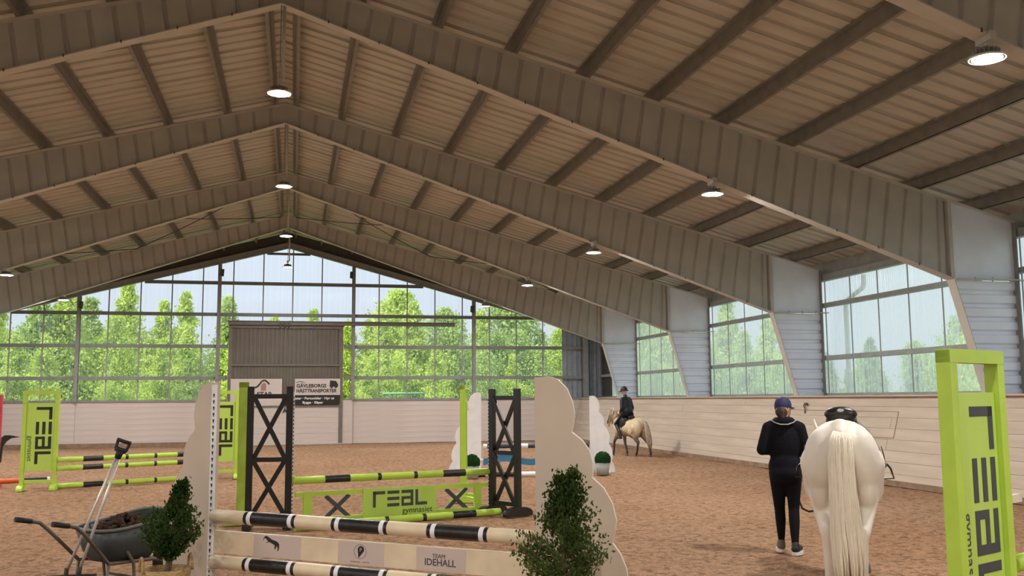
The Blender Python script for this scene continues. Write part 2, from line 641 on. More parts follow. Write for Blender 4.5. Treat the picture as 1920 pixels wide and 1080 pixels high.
# ------------------------------------------------------------------ hall dimensions
XR = -0.297                       # ridge line
XW = 12.233                       # outer face of the right columns
HALF = XW - XR
FRAME_Y = [7.886 + 6.394 * i for i in range(5)]
YE = 37.826                       # glazed end wall
YB = -10.0                        # end of the hall behind the camera
SLOPE = 0.2655
Z_TOP = 8.0                       # rafter top at ridge
KICK = 1.655


def zroof(x):
    return Z_TOP - SLOPE * abs(x - XR)


# ------------------------------------------------------------------ floor
def build_floor():
    x0, x1 = XR - HALF - 0.3, XW + 0.3
    nx, ny = 150, 300
    y0, y1 = YB, YE + 0.3
    vs_, fs = [], []
    for j in range(ny + 1):
        y = y0 + (y1 - y0) * j / ny
        for i in range(nx + 1):
            x = x0 + (x1 - x0) * i / nx
            z = 0.022 * noise.noise((x * 1.7, y * 1.7, 0)) + 0.014 * noise.noise((x * 5.1, y * 5.1, 3))
            vs_.append((x, y, z - 0.012))
    for j in range(ny):
        for i in range(nx):
            a = j * (nx + 1) + i
            fs.append((a, a + 1, a + nx + 2, a + nx + 1))
    mb = MB()
    mb.add(vs_, fs, 0, True)
    struct(mb.build('floor', 'sand'), 'brown riding sand covering the arena floor', 'floor')


build_floor()
# ground outside
mb = MB()
mb.add([(-120, -60, -0.25), (120, -60, -0.25), (120, 160, -0.25), (-120, 160, -0.25)], [(0, 1, 2, 3)])
struct(mb.build('ground', 'grass'), 'rough green grass around the riding hall', 'ground')


# ------------------------------------------------------------------ roof
ceiling = struct(link('ceiling', None), 'brownish ribbed steel roof underside on grey purlins', 'ceiling')


def roof_sheet_mesh(side):
    """ribbed sheet running from the ridge to the eave, 1.02 m wide along y"""
    prof = []
    w = 1.02
    for k in range(3):
        b = k * w / 3
        prof += [(b, 0.0), (b + 0.235, 0.0), (b + 0.255, 0.042), (b + 0.32, 0.042)]
    prof.append((w, 0.0))
    L = HALF + 0.55
    mb = MB()
    n = len(prof)
    for x in (0.0, L):
        for (y, d) in prof:
            mb.v.append((XR + side * x, y, Z_TOP + 0.215 - SLOPE * x + d))
    for i in range(n - 1):
        mb.f.append([i, i + 1, n + i + 1, n + i])
        mb.m.append(0)
        mb.s.append(False)
    # overlap lip, a small dark step at the seam
    o = len(mb.v)
    for x in (0.0, L):
        for (y, d) in ((0.0, 0.0), (0.0, -0.016), (0.03, -0.016), (0.03, 0.0)):
            mb.v.append((XR + side * x, y, Z_TOP + 0.215 - SLOPE * x + d))
    for i in range(3):
        mb.f.append([o + i, o + i + 1, o + 4 + i + 1, o + 4 + i])
        mb.m.append(0)
        mb.s.append(False)
    return mb.mesh('roof_sheet', 'roof_sheet')


for side in (-1, 1):
    me = roof_sheet_mesh(side)
    y = YB
    while y < YE + 0.2:
        link('roof_sheet', me, ceiling, (0, y, 0))
        y += 1.02

PURLIN_X = [0.42] + [0.90 + 1.183 * k + 0.297 for k in range(10)]
PURLIN_X[0] = 0.22


def purlin_mesh(length, side):
    """Z-section purlin with a cleat at each end; origin on the rafter top"""
    mb = MB()
    mb.box((0, length / 2, 0.10), (0.012, length, 0.20))
    mb.box((side * 0.03, length / 2, 0.006), (0.072, length, 0.012))
    mb.box((-side * 0.03, length / 2, 0.196), (0.072, length, 0.010))
    mb.box((side * 0.03, 0.20, 0.09), (0.06, 0.012, 0.15))
    mb.box((side * 0.03, length - 0.20, 0.09), (0.06, 0.012, 0.15))
    return mb.mesh('purlin', 'purlin')


ylist = [YB, -4.902, 1.492] + FRAME_Y + [YE]
for side in (-1, 1):
    cache = {}
    for a, b in zip(ylist[:-1], ylist[1:]):
        L = round(b - a, 3)
        if L not in cache:
            cache[L] = purlin_mesh(L, side)
        for d in PURLIN_X:
            if d > HALF:
                continue
            link('purlin', cache[L], ceiling, (XR + side * d, a, Z_TOP - SLOPE * d))
# ridge cap strip
mb = MB()
mb.prism([(-0.25, -0.02), (0, 0.04), (0.25, -0.02), (0.25, -0.035), (0, 0.025), (-0.25, -0.035)], YB, YE)
mb.build('ridge_cap', 'roof_sheet', ceiling, (XR, 0, Z_TOP + 0.30))
# wind bracing rods in the last full bay
for side in (-1, 1):
    for (d0, d1) in ((0.25, 4.9), (4.9, 0.25), (4.9, 9.5), (9.5, 4.9)):
        a = Vector((XR + side * d0, FRAME_Y[3] + 0.1, Z_TOP - SLOPE * d0 - 0.03))
        b = Vector((XR + side * d1, FRAME_Y[4] - 0.1, Z_TOP - SLOPE * d1 - 0.03))
        pts = [a.lerp(b, t / 6) - Vector((0, 0, 0.10 * math.sin(math.pi * t / 6))) for t in range(7)]
        mb = MB()
        mb.tube(pts, 0.014, 6)
        mb.build('bracing_rod', 'dark_trim', ceiling)


# ------------------------------------------------------------------ portal frames
APEX_B, KNEE_X, KNEE_Z = 7.564, 10.951, 3.642
COL_IN, COL_TOP = 11.527, 4.66


def zbot(d):
    return APEX_B - (APEX_B - KNEE_Z) * d / (KNEE_X - XR)


def web_half(side):
    """corrugated rafter web in the frame plane from ridge to knee"""
    mb = MB()
    prof = []
    s = 0.0
    end = KNEE_X - XR
    pitch = 0.336
    while s < end - 0.05:
        e = min(s + pitch, end)
        prof += [(s, 0.0), (max(s, e - 0.075), 0.0), (max(s, e - 0.05), 0.036), (max(s, e - 0.022), 0.036)]
        s = e
    prof.append((end, 0.0))
    lean = math.tan(math.radians(9))
    n = len(prof)
    top, bot = [], []
    for (d, y) in prof:
        k = min(1.0, d / 1.2, (end - d) / 0.9)      # lean dies out at the ridge and at the knee
        # top point leans outwards
        hgt = zroof(XR + d) - zbot(d)
        dt = d + lean * hgt * 0.5 * k
        db = d - lean * hgt * 0.5 * k
        bot.append((XR + side * db, y, zbot(db)))
        top.append((XR + side * dt, y, Z_TOP - SLOPE * dt))
    mb.v = bot + top
    for i in range(n - 1):
        mb.f.append([i, i + 1, n + i + 1, n + i])
        mb.m.append(0)
        mb.s.append(False)
    return mb.mesh('rafter_web', 'frame_steel')


def column_web(side):
    """column web with horizontal ribs below the knee, flat knee plate above"""
    mb = MB()
    prof = []
    z = 0.0
    zt = KNEE_Z - 0.02
    pitch = 0.232
    while z < zt - 0.3:
        prof += [(z, 0.0), (z + 0.13, 0.0), (z + 0.155, 0.05), (z + 0.207, 0.05)]
        z += pitch
    prof += [(z, 0.0), (zt, 0.0)]
    n = len(prof)
    sl = (COL_IN - KNEE_X) / (KNEE_Z - 1.65)
    for (z, y) in prof:
        mb.v.append((KNEE_X + sl * (KNEE_Z - z), y, z))
    for (z, y) in prof:
        mb.v.append((XW, y, z))
    for i in range(n - 1):
        mb.f.append([i, i + 1, n + i + 1, n + i])
        mb.m.append(0)
        mb.s.append(False)
    if side < 0:
        mb.v = [(2 * XR - a, b, c) for (a, b, c) in mb.v]
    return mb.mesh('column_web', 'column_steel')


def mir(p, side):
    return (p[0] if side > 0 else 2 * XR - p[0], p[1], p[2])


frame_meshes = {}
for side in (-1, 1):
    frame_meshes[('rafter_web', side)] = web_half(side)
    frame_meshes[('column_web', side)] = column_web(side)
    FW = 0.20
    m1 = MB()
    m1.beam(mir((XR, 0, APEX_B), side), mir((KNEE_X, 0, KNEE_Z), side), FW, 0.016, (0, 0, 1))
    frame_meshes[('bottom_flange', side)] = m1.mesh('bottom_flange', 'flange_steel')
    m1 = MB()
    m1.beam(mir((XR, 0, Z_TOP - 0.008), side), mir((XW, 0, zroof(XW) - 0.008), side), FW, 0.016, (0, 0, 1))
    frame_meshes[('top_flange', side)] = m1.mesh('top_flange', 'flange_steel')
    m1 = MB()
    sl = (COL_IN - KNEE_X) / (KNEE_Z - 1.65)
    m1.beam(mir((KNEE_X + sl * KNEE_Z, 0, 0), side), mir((KNEE_X, 0, KNEE_Z), side), FW, 0.016, (1, 0, 0))
    frame_meshes[('inner_flange', side)] = m1.mesh('inner_flange', 'flange_steel')
    m1 = MB()
    m1.beam(mir((XW, 0, 0), side), mir((XW, 0, zroof(XW)), side), FW, 0.018, (1, 0, 0))
    frame_meshes[('outer_flange', side)] = m1.mesh('outer_flange', 'girt')
    m1 = MB()
    poly = [(KNEE_X, KNEE_Z), (XW, KNEE_Z), (XW, zroof(XW)), (KNEE_X, zroof(KNEE_X))]
    if side < 0:
        poly = [(2 * XR - a, b) for a, b in poly]
    m1.prism(poly, -0.005, 0.005)
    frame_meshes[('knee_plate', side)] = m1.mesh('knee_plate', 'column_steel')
    m1 = MB()
    m1.beam(mir((KNEE_X, 0, KNEE_Z), side), mir((KNEE_X, 0, zroof(KNEE_X)), side), 0.14, 0.07, (1, 0, 0))
    frame_meshes[('knee_stiffener', side)] = m1.mesh('knee_stiffener', 'flange_steel')
    m1 = MB()
    m1.box(mir(((KNEE_X + XW) / 2 + 0.08, -0.06, KNEE_Z), side), (XW - KNEE_X + 0.16, 0.14, 0.018))
    for k in range(3):
        xx = KNEE_X + 0.4 + 0.35 * k
        m1.tube([mir((xx, -0.10, KNEE_Z - 0.035), side), mir((xx, -0.10, KNEE_Z + 0.035), side)], 0.014, 6)
    frame_meshes[('knee_tie_plate', side)] = m1.mesh('knee_tie_plate', 'flange_steel')
bolt_mesh = MB().tube([(0, 0, -0.02), (0, 0, 0.02)], 0.011, 6).mesh('flange_bolt', 'dark_trim')

ORD = ['fifth', 'fourth', 'third', 'second', 'first']
for i, fy in enumerate(FRAME_Y):
    fr = thing('portal_frame', f'pale steel portal frame with ribbed web, {ORD[i]} frame from the glazed gable', 'roof frame', (0, fy, 0),
               group='steel portal frames of the hall')
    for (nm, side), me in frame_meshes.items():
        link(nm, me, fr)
    if i < 3:
        for side in (-1, 1):
            for k in range(14):
                d = 0.7 + k * 0.76
                link('flange_bolt', bolt_mesh, fr, mir((XR + d, -0.10, zbot(d)), side))


# ------------------------------------------------------------------ lamps
def lamp_meshes():
    body = MB().lathe([(0.0, 0.11), (0.035, 0.11), (0.05, 0.10), (0.055, 0.05), (0.11, 0.035), (0.165, 0.0), (0.165, -0.012), (0.14, -0.012)], 28)
    for k in range(18):
        a = 2 * math.pi * k / 18
        body.box((0.085 * math.cos(a), 0.085 * math.sin(a), 0.055), (0.075, 0.006, 0.05), rotz(a))
    ring = MB()
    ring.tube([(0.172 * math.cos(2 * math.pi * k / 28), 0.172 * math.sin(2 * math.pi * k / 28), -0.006) for k in range(29)], 0.011, 6, caps=False)
    lens = MB().lathe([(0.14, -0.010), (0.10, -0.018), (0.0001, -0.022)], 24)
    return body.mesh('housing', 'lamp_body'), ring.mesh('rim', 'lamp_ring'), lens.mesh('lens', 'lamp_lens')


LB, LR, LL = lamp_meshes()


def lamp(x, y, z, drop, label, group, bracket):
    t = thing('high_bay_lamp', label, 'lamp', (x, y, z), 0, group)
    link('housing', LB, t)
    link('rim', LR, t)
    link('lens', LL, t)
    m1 = MB()
    m1.tube([(0, 0, 0.10), (0, 0, 0.16), (0.006, 0, drop)], 0.009 if not bracket else 0.012, 6)
    m1.build('hanging_rod', 'lamp_body', t)
    m1 = MB()
    if bracket:
        m1.box((0, 0, drop - 0.01), (0.07, 0.22, 0.09))
    else:
        m1.tube([(0.05, 0, 0.20), (0.05, 0, drop)], 0.022, 8)
        m1.box((0.0, 0, 0.18), (0.07, 0.07, 0.07))
    m1.build('hanging_bracket' if bracket else 'drop_pipe', 'flange_steel', t)


LROW = {0: 'fifth', 1: 'fourth', 2: 'third', 3: 'second', 4: 'first'}
for i, fy in enumerate(FRAME_Y):
    if i:
        lamp(XR, fy - 0.02, 6.20, APEX_B - 6.20, f'lit lamp on a drop pipe under the ridge, {LROW[i]} from the gable', 'ridge lamps', False)
    for side in (1, -1):
        x = 6.59 if side > 0 else -7.36
        zf = zbot(abs(x - XR))
        sd = 'nearer the long windows' if side > 0 else 'beyond the ridge from the long windows'
        lamp(x, fy - 0.02, 4.955, zf - 4.955, f'lit lamp under a rafter {sd}, {LROW[i]} from the gable', 'rafter lamps', True)
# lamps further back, lighting the near part of the arena
for fy in (1.492, -4.902):
    for x in (XR, 6.59, -7.36):
        z = 6.2 if x == XR else 4.955
        lamp(x, fy, z, (Z_TOP if x == XR else zroof(x)) - z, 'round lit lamp hanging in the bays behind the first visible frame', 'lamps in the rear bays', x != XR)


# ------------------------------------------------------------------ right wall, left wall
def corr_pane(width, height, axis, amp=0.009, pitch=0.0763, top2=None):
    """corrugated sheet; origin at its lower start corner; runs along axis"""
    n = max(2, int(round(width / pitch * 4)))
    mb = MB()
    for row in (0, 1):
        for i in range(n + 1):
            s = width * i / n
            d = amp * math.sin(2 * math.pi * s / pitch)
            z = 0.0 if row == 0 else (height if top2 is None else height + (top2 - height) * i / n)
            mb.v.append((s, d, z) if axis == 'x' else (d, s, z))
    for i in range(n):
        mb.f.append([i, i + 1, n + 2 + i, n + 1 + i])
        mb.m.append(0)
        mb.s.append(True)
    return mb


KB_X0, KB_X1 = 10.945, 11.42            # kickboard foot and top


def side_wall(side):
    nm = 'right' if side > 0 else 'left'
    mb = MB()
    a = [mir((KB_X0 + 0.035, YB, -0.05), side), mir((KB_X0 + 0.035, YE, -0.05), side), mir((KB_X1 + 0.035, YE, KICK), side), mir((KB_X1 + 0.035, YB, KICK), side),
         mir((XW + 0.25, YB, KICK), side), mir((XW + 0.25, YE, KICK), side), mir((XW + 0.25, YE, -0.05), side), mir((XW + 0.25, YB, -0.05), side)]
    mb.add(a, [(0, 1, 2, 3), (3, 2, 5, 4), (4, 5, 6, 7)])
    wall = struct(mb.build('wall_' + nm, 'backing'), f'cream timber kickboard wall along the {"windowed long side" if side > 0 else "opposite long side"}', 'wall')
    ang = math.atan2(KB_X1 - KB_X0, KICK)
    rows = 8
    Ls = math.hypot(KB_X1 - KB_X0, KICK)
    hgt = Ls / rows
    segs = [YB, -4.9, 1.5, 7.9, 14.28, 20.67, 27.07, 33.46, YE - 0.02]
    cache = {}
    if side > 0:
        for r in range(rows):
            off = 0.0 if r % 2 == 0 else 2.4
            ys = [YB] + [q + off for q in segs[1:-1]] + [segs[-1]]
            for y0, y1 in zip(ys[:-1], ys[1:]):
                L = round(y1 - y0, 2)
                if L not in cache:
                    m1 = MB()
                    m1.box((0, L / 2, hgt / 2), (0.03, L - 0.006, hgt - 0.005))
                    cache[L] = m1.mesh('plank', 'plank')
                s = (r) * hgt
                off_x = random.uniform(-0.004, 0.004)
                link('plank', cache[L], wall, (KB_X0 + s * math.sin(ang) + 0.018 + off_x, y0, s * math.cos(ang)), rot=(0, ang, 0))
    # cap board and foot board
    mb = MB()
    mb.box(mir(((KB_X1 + XW) / 2 - 0.3, (YB + YE) / 2, KICK + 0.012), side), (0.36, YE - YB, 0.03))
    mb.build('cap_board', 'plank', wall)
    mb = MB()
    mb.box(mir((KB_X0 - 0.03, (YB + YE) / 2, 0.045), side), (0.05, YE - YB - 0.1, 0.10))
    struct(mb.build('baseboard_' + nm, 'board_dark'), f'dark worn foot board along the {"windowed" if side > 0 else "opposite"} long wall', 'baseboard')
    return wall


wall_right = side_wall(1)
wall_left = side_wall(-1)
# faint hatch outline, hook and small studs on the right kickboard
def on_kick(y, z, out=0.0):
    return (KB_X0 + (KB_X1 - KB_X0) * z / KICK - out, y, z)


hatch = MB()
for (ya, za, yb, zb) in ((16.5, 1.36, 20.6, 1.36), (16.5, 0.86, 16.5, 1.36), (16.5, 0.86, 18.6, 0.86)):
    hatch.beam(on_kick(ya, za, 0.002), on_kick(yb, zb, 0.002), 0.008, 0.008, (1, 0, 0) if ya != yb else (1, 0, 0.2))
hatch.build('hatch_outline', 'board_dark', wall_right)
hk = thing('wall_hook', 'small dark metal hook on the cream kickboard above the hatch outline', 'hook', on_kick(19.95, 1.42, 0.0))
m1 = MB()
m1.box((-0.012, 0, 0.08), (0.02, 0.13, 0.05))
m1.build('mounting_plate', 'tube_steel', hk)
m1 = MB()
m1.tube([(-0.02, -0.05, 0.08), (-0.06, -0.03, 0.03), (-0.05, 0, -0.01), (-0.06, 0.03, 0.03), (-0.02, 0.05, 0.08)], 0.012, 6)
m1.tube([(-0.045, 0, 0.0), (-0.045, 0, -0.14)], 0.014, 6)
m1.build('hook_bar', 'tube_steel', hk)

WIN_TOP = 4.42
wn = 0
for side in (1, -1):
    pane_w = 6.394 / 6
    base_pane = {}
    for y0, y1 in zip(ylist[:-1], ylist[1:]):
        wn += 1
        w = struct(link(f'window_{wn}', None), 'band of milky corrugated window sheets between two portal frames', 'window')
        n = max(1, int(round((y1 - y0) / pane_w)))
        pw = (y1 - y0) / n
        for k in range(n):
            key = round(pw, 3)
            last = (side > 0 and y1 == YE and k == n - 1)
            if last:
                m1 = MB()
                m1.box((0.0, pw / 2 + 0.08, 1.6), (0.03, pw + 0.20, 3.2))
                m1.build('blind_panel', 'dark_trim', w, mir((XW + 0.16, y0 + k * pw, KICK), side))
                continue
            if key not in base_pane:
                base_pane[key] = corr_pane(pw, WIN_TOP + 0.3 - KICK, 'y').mesh('pane', 'pane_side')
            link('pane', base_pane[key], w, mir((XW + 0.16, y0 + k * pw, KICK), side))
            m1 = MB()
            m1.box((0, 0, 1.5), (0.018, 0.022, 3.0))
            m1.build('seam_strip', 'seam', w, mir((XW + 0.145, y0 + k * pw, KICK), side))
        for z, hh, nm in ((2.565, 0.11, 'rail'), (3.815, 0.11, 'rail'), (KICK + 0.05, 0.07, 'sill'), (4.47, 0.16, 'eave_beam')):
            m1 = MB()
            m1.box((0, 0, 0), (0.09, y1 - y0, hh))
            m1.box((side * -0.05, 0, -hh / 2 + 0.008), (0.06, y1 - y0, 0.012))
            m1.build(nm, 'girt_wall', w, mir((XW + 0.075, (y0 + y1) / 2, z), side))
        m1 = MB()
        m1.box((0, 0, 0), (0.14, y1 - y0, 0.42))
        m1.build('eave_trim', 'girt_wall', w, mir((XW + 0.20, (y0 + y1) / 2, 4.74), side))
dp = thing('downpipe', 'pale rain downpipe with a swan neck outside the long windows', 'pipe', (XW + 0.42, 20.25, -0.2))
m1 = MB()
m1.tube([(0, 0, 0), (0, 0, 3.95), (0, -0.05, 4.1), (0, -0.72, 4.33), (0, -0.78, 4.45), (0, -0.78, 4.62)], 0.055, 12)
m1.build('pipe_run', 'downpipe', dp)
m1 = MB()
for z in (0.9, 2.4, 3.8):
    m1.tube([(0, 0, z), (0, 0, z + 0.05)], 0.068, 12)
m1.build('pipe_collar', 'downpipe', dp)

# ------------------------------------------------------------------ glazed end wall
DOOR_L, DOOR_R = -2.40, 1.77
GAB = 7.517


def zgab(x):
    return GAB - SLOPE * abs(x - XR)


mb = MB()
mb.box(((XR - HALF + DOOR_L - 0.1) / 2 - 0.1, YE + 0.09, KICK / 2), (abs(XR - HALF - DOOR_L), 0.06, KICK + 0.1))
mb.box(((XW + DOOR_R + 0.1) / 2 + 0.1, YE + 0.09, KICK / 2), (XW - DOOR_R, 0.06, KICK + 0.1))
wall_end = struct(mb.build('wall_end', 'backing'), 'cream timber kickboard wall under the glazed gable', 'wall')
for (a, b) in ((XR - HALF + 0.3, -7.76), (-7.76, DOOR_L - 0.02), (DOOR_R + 0.42, 6.97), (6.97, 11.5)):
    for r in range(8):
        L = b - a
        m1 = MB()
        m1.box((L / 2, 0, 0.1035), (L - 0.008, 0.03, 0.2045))
        m1.build('plank', 'plank_end', wall_end, (a, YE + 0.03 + random.uniform(-.003, .003), r * 0.207))
mb = MB()
mb.box((2.0, YE - 0.02, KICK / 2), (0.40, 0.16, KICK))
mb.build('door_pier', 'plank_end', wall_end)
mb = MB()
mb.box((-7.5, YE - 0.05, 0.07), (9.6, 0.12, 0.16))
struct(mb.build('baseboard_end', 'board_dark'), 'brown foot board under the end wall beside the sliding door', 'baseboard')

seams = [-0.12 + 1.108 * k for k in range(-11, 11)]
POSTS = [-7.762, -2.834, 2.203, 6.971, 11.598]
edges = [XR - HALF] + POSTS[:4] + [10.66]
bays = []
for i in range(5):
    wn += 1
    w = struct(link(f'window_{wn}', None), ['clear gable glazing beside the left corner', 'clear gable glazing beside the sliding door rail start', 'tall clear glazing above the sliding door',
                                            'clear gable glazing behind the sliding door rail', 'clear gable glazing beside the blue-grey corner sheet'][i], 'window')
    bays.append((edges[i], edges[i + 1], w))
for a, b, w in bays:
    xs = [a] + [s for s in seams if a + 0.12 < s < b - 0.12] + [b]
    for p, q in zip(xs[:-1], xs[1:]):
        segs = [(p, q)]
        if p < XR < q:
            segs = [(p, XR), (XR, q)]
        for (p2, q2) in segs:
            zb = KICK
            if DOOR_L - 0.3 < (p2 + q2) / 2 < DOOR_R + 0.1:
                zb = 4.55
            m1 = corr_pane(q2 - p2, zgab(p2) + 0.12 - zb, 'x', top2=zgab(q2) + 0.12 - zb)
            m1.build('pane', 'pane_end', w, (p2, YE + 0.10, zb))
        if p > a:
            zb = 4.55 if DOOR_L - 0.1 < p < DOOR_R + 0.1 else KICK
            m1 = MB()
            m1.box((0, 0, (zgab(p) - zb) / 2), (0.045, 0.02, zgab(p) - zb + 0.05))
            m1.build('seam_strip', 'seam', w, (p, YE + 0.085, zb))

steel = struct(link('gable_steelwork', None, None, (0, YE, 0)), 'grey steel posts and girts carrying the gable glazing', 'steelwork')  # gable steelwork: structural posts, girts and rafters rather than trim
for x in POSTS:
    mb = MB()
    wd = 0.13 if x < 11 else 0.22
    zc, zh = (zgab(x) + KICK) / 2, zgab(x) - KICK
    mb.box((x, -0.06, zc), (0.012, 0.16, zh))
    mb.box((x, -0.14, zc), (wd, 0.012, zh))
    mb.box((x, 0.02, zc), (wd, 0.012, zh))
    mb.build('gable_post', 'girt', steel)
for z, hh in ((7.30, 0.09), (6.127, 0.13), (4.921, 0.13), (3.712, 0.13), (2.515, 0.13), (KICK + 0.02, 0.08)):
    ext = min(HALF - 0.1, (GAB - z) / SLOPE)
    spans = [(XR - ext, min(XR + ext, 11.7))]
    if z < 4.0:
        spans = [(XR - ext, DOOR_L - 0.08), (DOOR_R + 0.08, 11.7)]
    for p, q in spans:
        if z > 1.7:
            mb = MB()
            mb.box(((p + q) / 2, 0.03, z), (q - p, 0.06, hh))
            mb.box(((p + q) / 2, -0.01, z - hh / 2 + 0.006), (q - p, 0.10, 0.012))
        else:
            mb = MB()
            mb.box(((p + q) / 2, 0.02, z), (q - p, 0.10, hh))
        mb.build('girt', 'girt', steel)
for side in (-1, 1):
    mb = MB()
    p0, p1 = (XR, -0.06, GAB + 0.11), (XR + side * HALF, -0.06, zgab(XR + side * HALF) + 0.11)
    mb.beam(p0, p1, 0.14, 0.22)
    mb.beam((XR, -0.06, GAB + 0.005), (p1[0], -0.06, p1[2] - 0.105), 0.22, 0.015)
    mb.build('gable_rafter', 'girt', steel)
    mb = MB()
    mb.beam((XR, 0.10, GAB + 0.40), (p1[0], 0.10, p1[2] + 0.30), 0.04, 0.46)
    mb.build('gable_trim', 'dark_trim', steel)
# small speakers clamped to the post heads
for k, x in enumerate(POSTS[:4]):
    t = thing('post_speaker', f'small dark speaker on the {["first", "second", "third", "fourth"][3 - k]} gable post from the blue-grey corner', 'speaker', (x + (0.10 if k < 2 else -0.1), YE - 0.27, zgab(x) - 0.36), group='post speakers')
    m1 = MB()
    m1.prism([(-0.07, -0.11), (0.05, -0.14), (0.07, 0.13), (-0.06, 0.13)], -0.08, 0.08)
    m1.build('cabinet', 'dark_trim', t)
    m1 = MB()
    m1.box((0, 0.10, 0.05), (0.04, 0.08, 0.05))
    m1.build('bracket', 'tube_steel', t)

# opaque ribbed sheet at the corner
mb = MB()
x = 10.67
prof = []
while x < 12.38:
    prof += [(x, 0.0), (x + 0.10, 0.0), (x + 0.125, 0.035), (x + 0.185, 0.035), (x + 0.21, 0.0)]
    x += 0.21
n = len(prof)
for z in (KICK, None):
    for (px, py) in prof:
        mb.v.append((px, YE + 0.12 - py, z if z else zgab(px) + 0.2))
for i in range(n - 1):
    mb.f.append([i, i + 1, n + i + 1, n + i])
    mb.m.append(0)
    mb.s.append(False)
mb.build('corner_sheet', 'corner_sheet', wall_end)

# ------------------------------------------------------------------ sliding door with banners
door = struct(link('door_1', None, None, (0, YE - 0.10, 0)), 'tall taupe sliding door in the glazed gable', 'door')


def ribbed(x0, x1, z0, z1, pitch=0.16, depth=0.02):
    mb = MB()
    prof = []
    x = x0
    while x < x1 - 0.001:
        e = min(x + pitch, x1)
        prof += [(x, 0), (x + (e - x) * 0.55, 0), (x + (e - x) * 0.65, depth), (x + (e - x) * 0.9, depth)]
        x = e
    prof.append((x1, 0))
    n = len(prof)
    for z in (z0, z1):
        for (px, py) in prof:
            mb.v.append((px, py, z))
    for i in range(n - 1):
        mb.f.append([i, i + 1, n + i + 1, n + i])
        mb.m.append(0)
        mb.s.append(False)
    return mb


ribbed(DOOR_L + 0.08, DOOR_R - 0.08, 3.03, 4.46).build('upper_panel', 'door_tan', door)
ribbed(DOOR_L + 0.08, DOOR_R - 0.08, 1.40, 2.97, 0.12, 0.018).build('lower_panel', 'door_tan', door)
for nm, c, s in (('door_frame_side', (DOOR_L + 0.02, 0, 2.28), (0.14, 0.10, 4.5)), ('door_frame_side', (DOOR_R - 0.02, 0, 2.28), (0.14, 0.10, 4.5)),
                 ('door_middle_rail', (-0.3, -0.03, 3.0), (4.05, 0.06, 0.07)), ('door_top_rail', (-0.3, -0.02, 4.45), (4.2, 0.08, 0.10)),
                 ('door_lower_rail', (-0.3, -0.03, 1.44), (4.05, 0.07, 0.06))):
    MB().box(c, s).build(nm, 'door_frame', door)
for r in range(7):
    m1 = MB()
    m1.box((-0.315, -0.01, 0.1), (3.98, 0.03, 0.193))
    m1.build('kick_plank', 'plank_end', door, (0, 0, 0.01 + r * 0.2))
mb = MB()
mb.box((1.85, -0.12, 4.58), (8.65, 0.10, 0.12))
mb.box((1.85, -0.12, 4.66), (8.65, 0.18, 0.03))
trk = struct(mb.build('trim_1', 'door_frame', None, (0, YE - 0.10, 0)), 'dark sliding rail above the door', 'rail')
for x in (-0.55, -0.40, -0.25):
    MB().box((x, -0.20, 4.53), (0.07, 0.06, 0.14)).build('rail_roller', 'dark_trim', trk)
mb = MB()
mb.box((0, 0, 0), (4.3, 0.1, 0.14))
mb.build('door_head_panel', 'girt', trk, (-0.3, 0.02, 4.55))

bn = thing('sponsor_banner', 'pale banner with a black and brown horse head emblem on the sliding door', 'banner', (-2.34, YE - 0.17, 1.47))
MB().box((0.945, 0, 0.505), (1.88, 0.012, 1.01)).build('banner_sheet', 'banner_white', bn)
m1 = MB()
arc = [(0.62, 0.66), (0.80, 0.66), (0.96, 0.70), (1.06, 0.80), (1.14, 0.92), (1.24, 0.96), (1.34, 0.90), (1.42, 0.80)]
for a, b in zip(arc[:-1], arc[1:]):
    m1.beam((a[0], -0.012, a[1]), (b[0], -0.012, b[1]), 0.006, 0.06, (0, 0, 1))
m1.build('horse_head_outline', 'print_dark', bn)
MB().prism([(1.10, 0.56), (1.12, 0.76), (1.22, 0.88), (1.30, 0.80), (1.30, 0.56)], -0.014, -0.009).build('horse_head_patch', 'print_brown', bn)
text_part('lettering', 'STAR', 0.24, 'print_dark', bn, (1.25, -0.012, 0.42), bold=0.006)
bn = thing('sponsor_banner', 'banner lettered for horse transport with a black lower strip on the sliding door', 'banner', (0.02, YE - 0.17, 1.47))
MB().box((0.85, 0, 0.70), (1.70, 0.012, 0.62)).build('banner_sheet', 'banner_white', bn)
strip_ = MB().prism([(-0.42, 0.0), (1.62, 0.0), (1.70, 0.08), (1.70, 0.385), (-0.42, 0.385)], -0.008, 0.006).build('black_strip', 'banner_black', bn)
text_part('lettering', 'GÄVLEBORGS', 0.185, 'print_dark', bn, (0.06, -0.012, 0.735), align='LEFT', bold=0.006, xscale=0.98)
text_part('lettering', 'HÄSTTRANSPORTER', 0.185, 'print_dark', bn, (0.06, -0.012, 0.545), align='LEFT', bold=0.006, xscale=0.88)
text_part('lettering', 'Hästar · Personbilar · Hyr ut', 0.12, 'print_white', strip_, (0.68, -0.012, 0.265), bold=0.004, xscale=1.15)
text_part('lettering', 'Bygge · Släpar', 0.12, 'print_white', strip_, (0.68, -0.012, 0.105), bold=0.004, xscale=1.15)
m1 = MB()
arc = [(0.05, 0.86), (0.15, 0.90), (0.25, 0.905), (0.37, 0.86)]
for a, b in zip(arc[:-1], arc[1:]):
    m1.beam((a[0], -0.012, a[1]), (b[0], -0.012, b[1]), 0.006, 0.02)
m1.prism([(1.30, 0.70), (1.56, 0.70), (1.56, 0.92), (1.32, 0.95)], -0.014, -0.009)
m1.prism([(1.52, 0.70), (1.62, 0.70), (1.62, 0.80), (1.57, 0.88), (1.52, 0.88)], -0.0145, -0.009)
for wx in (1.38, 1.54):
    m1.prism([(wx + 0.045 * math.cos(q * math.pi / 5), 0.69 + 0.045 * math.sin(q * math.pi / 5)) for q in range(10)], -0.015, -0.009)
m1.build('truck_emblem', 'print_dark', bn)
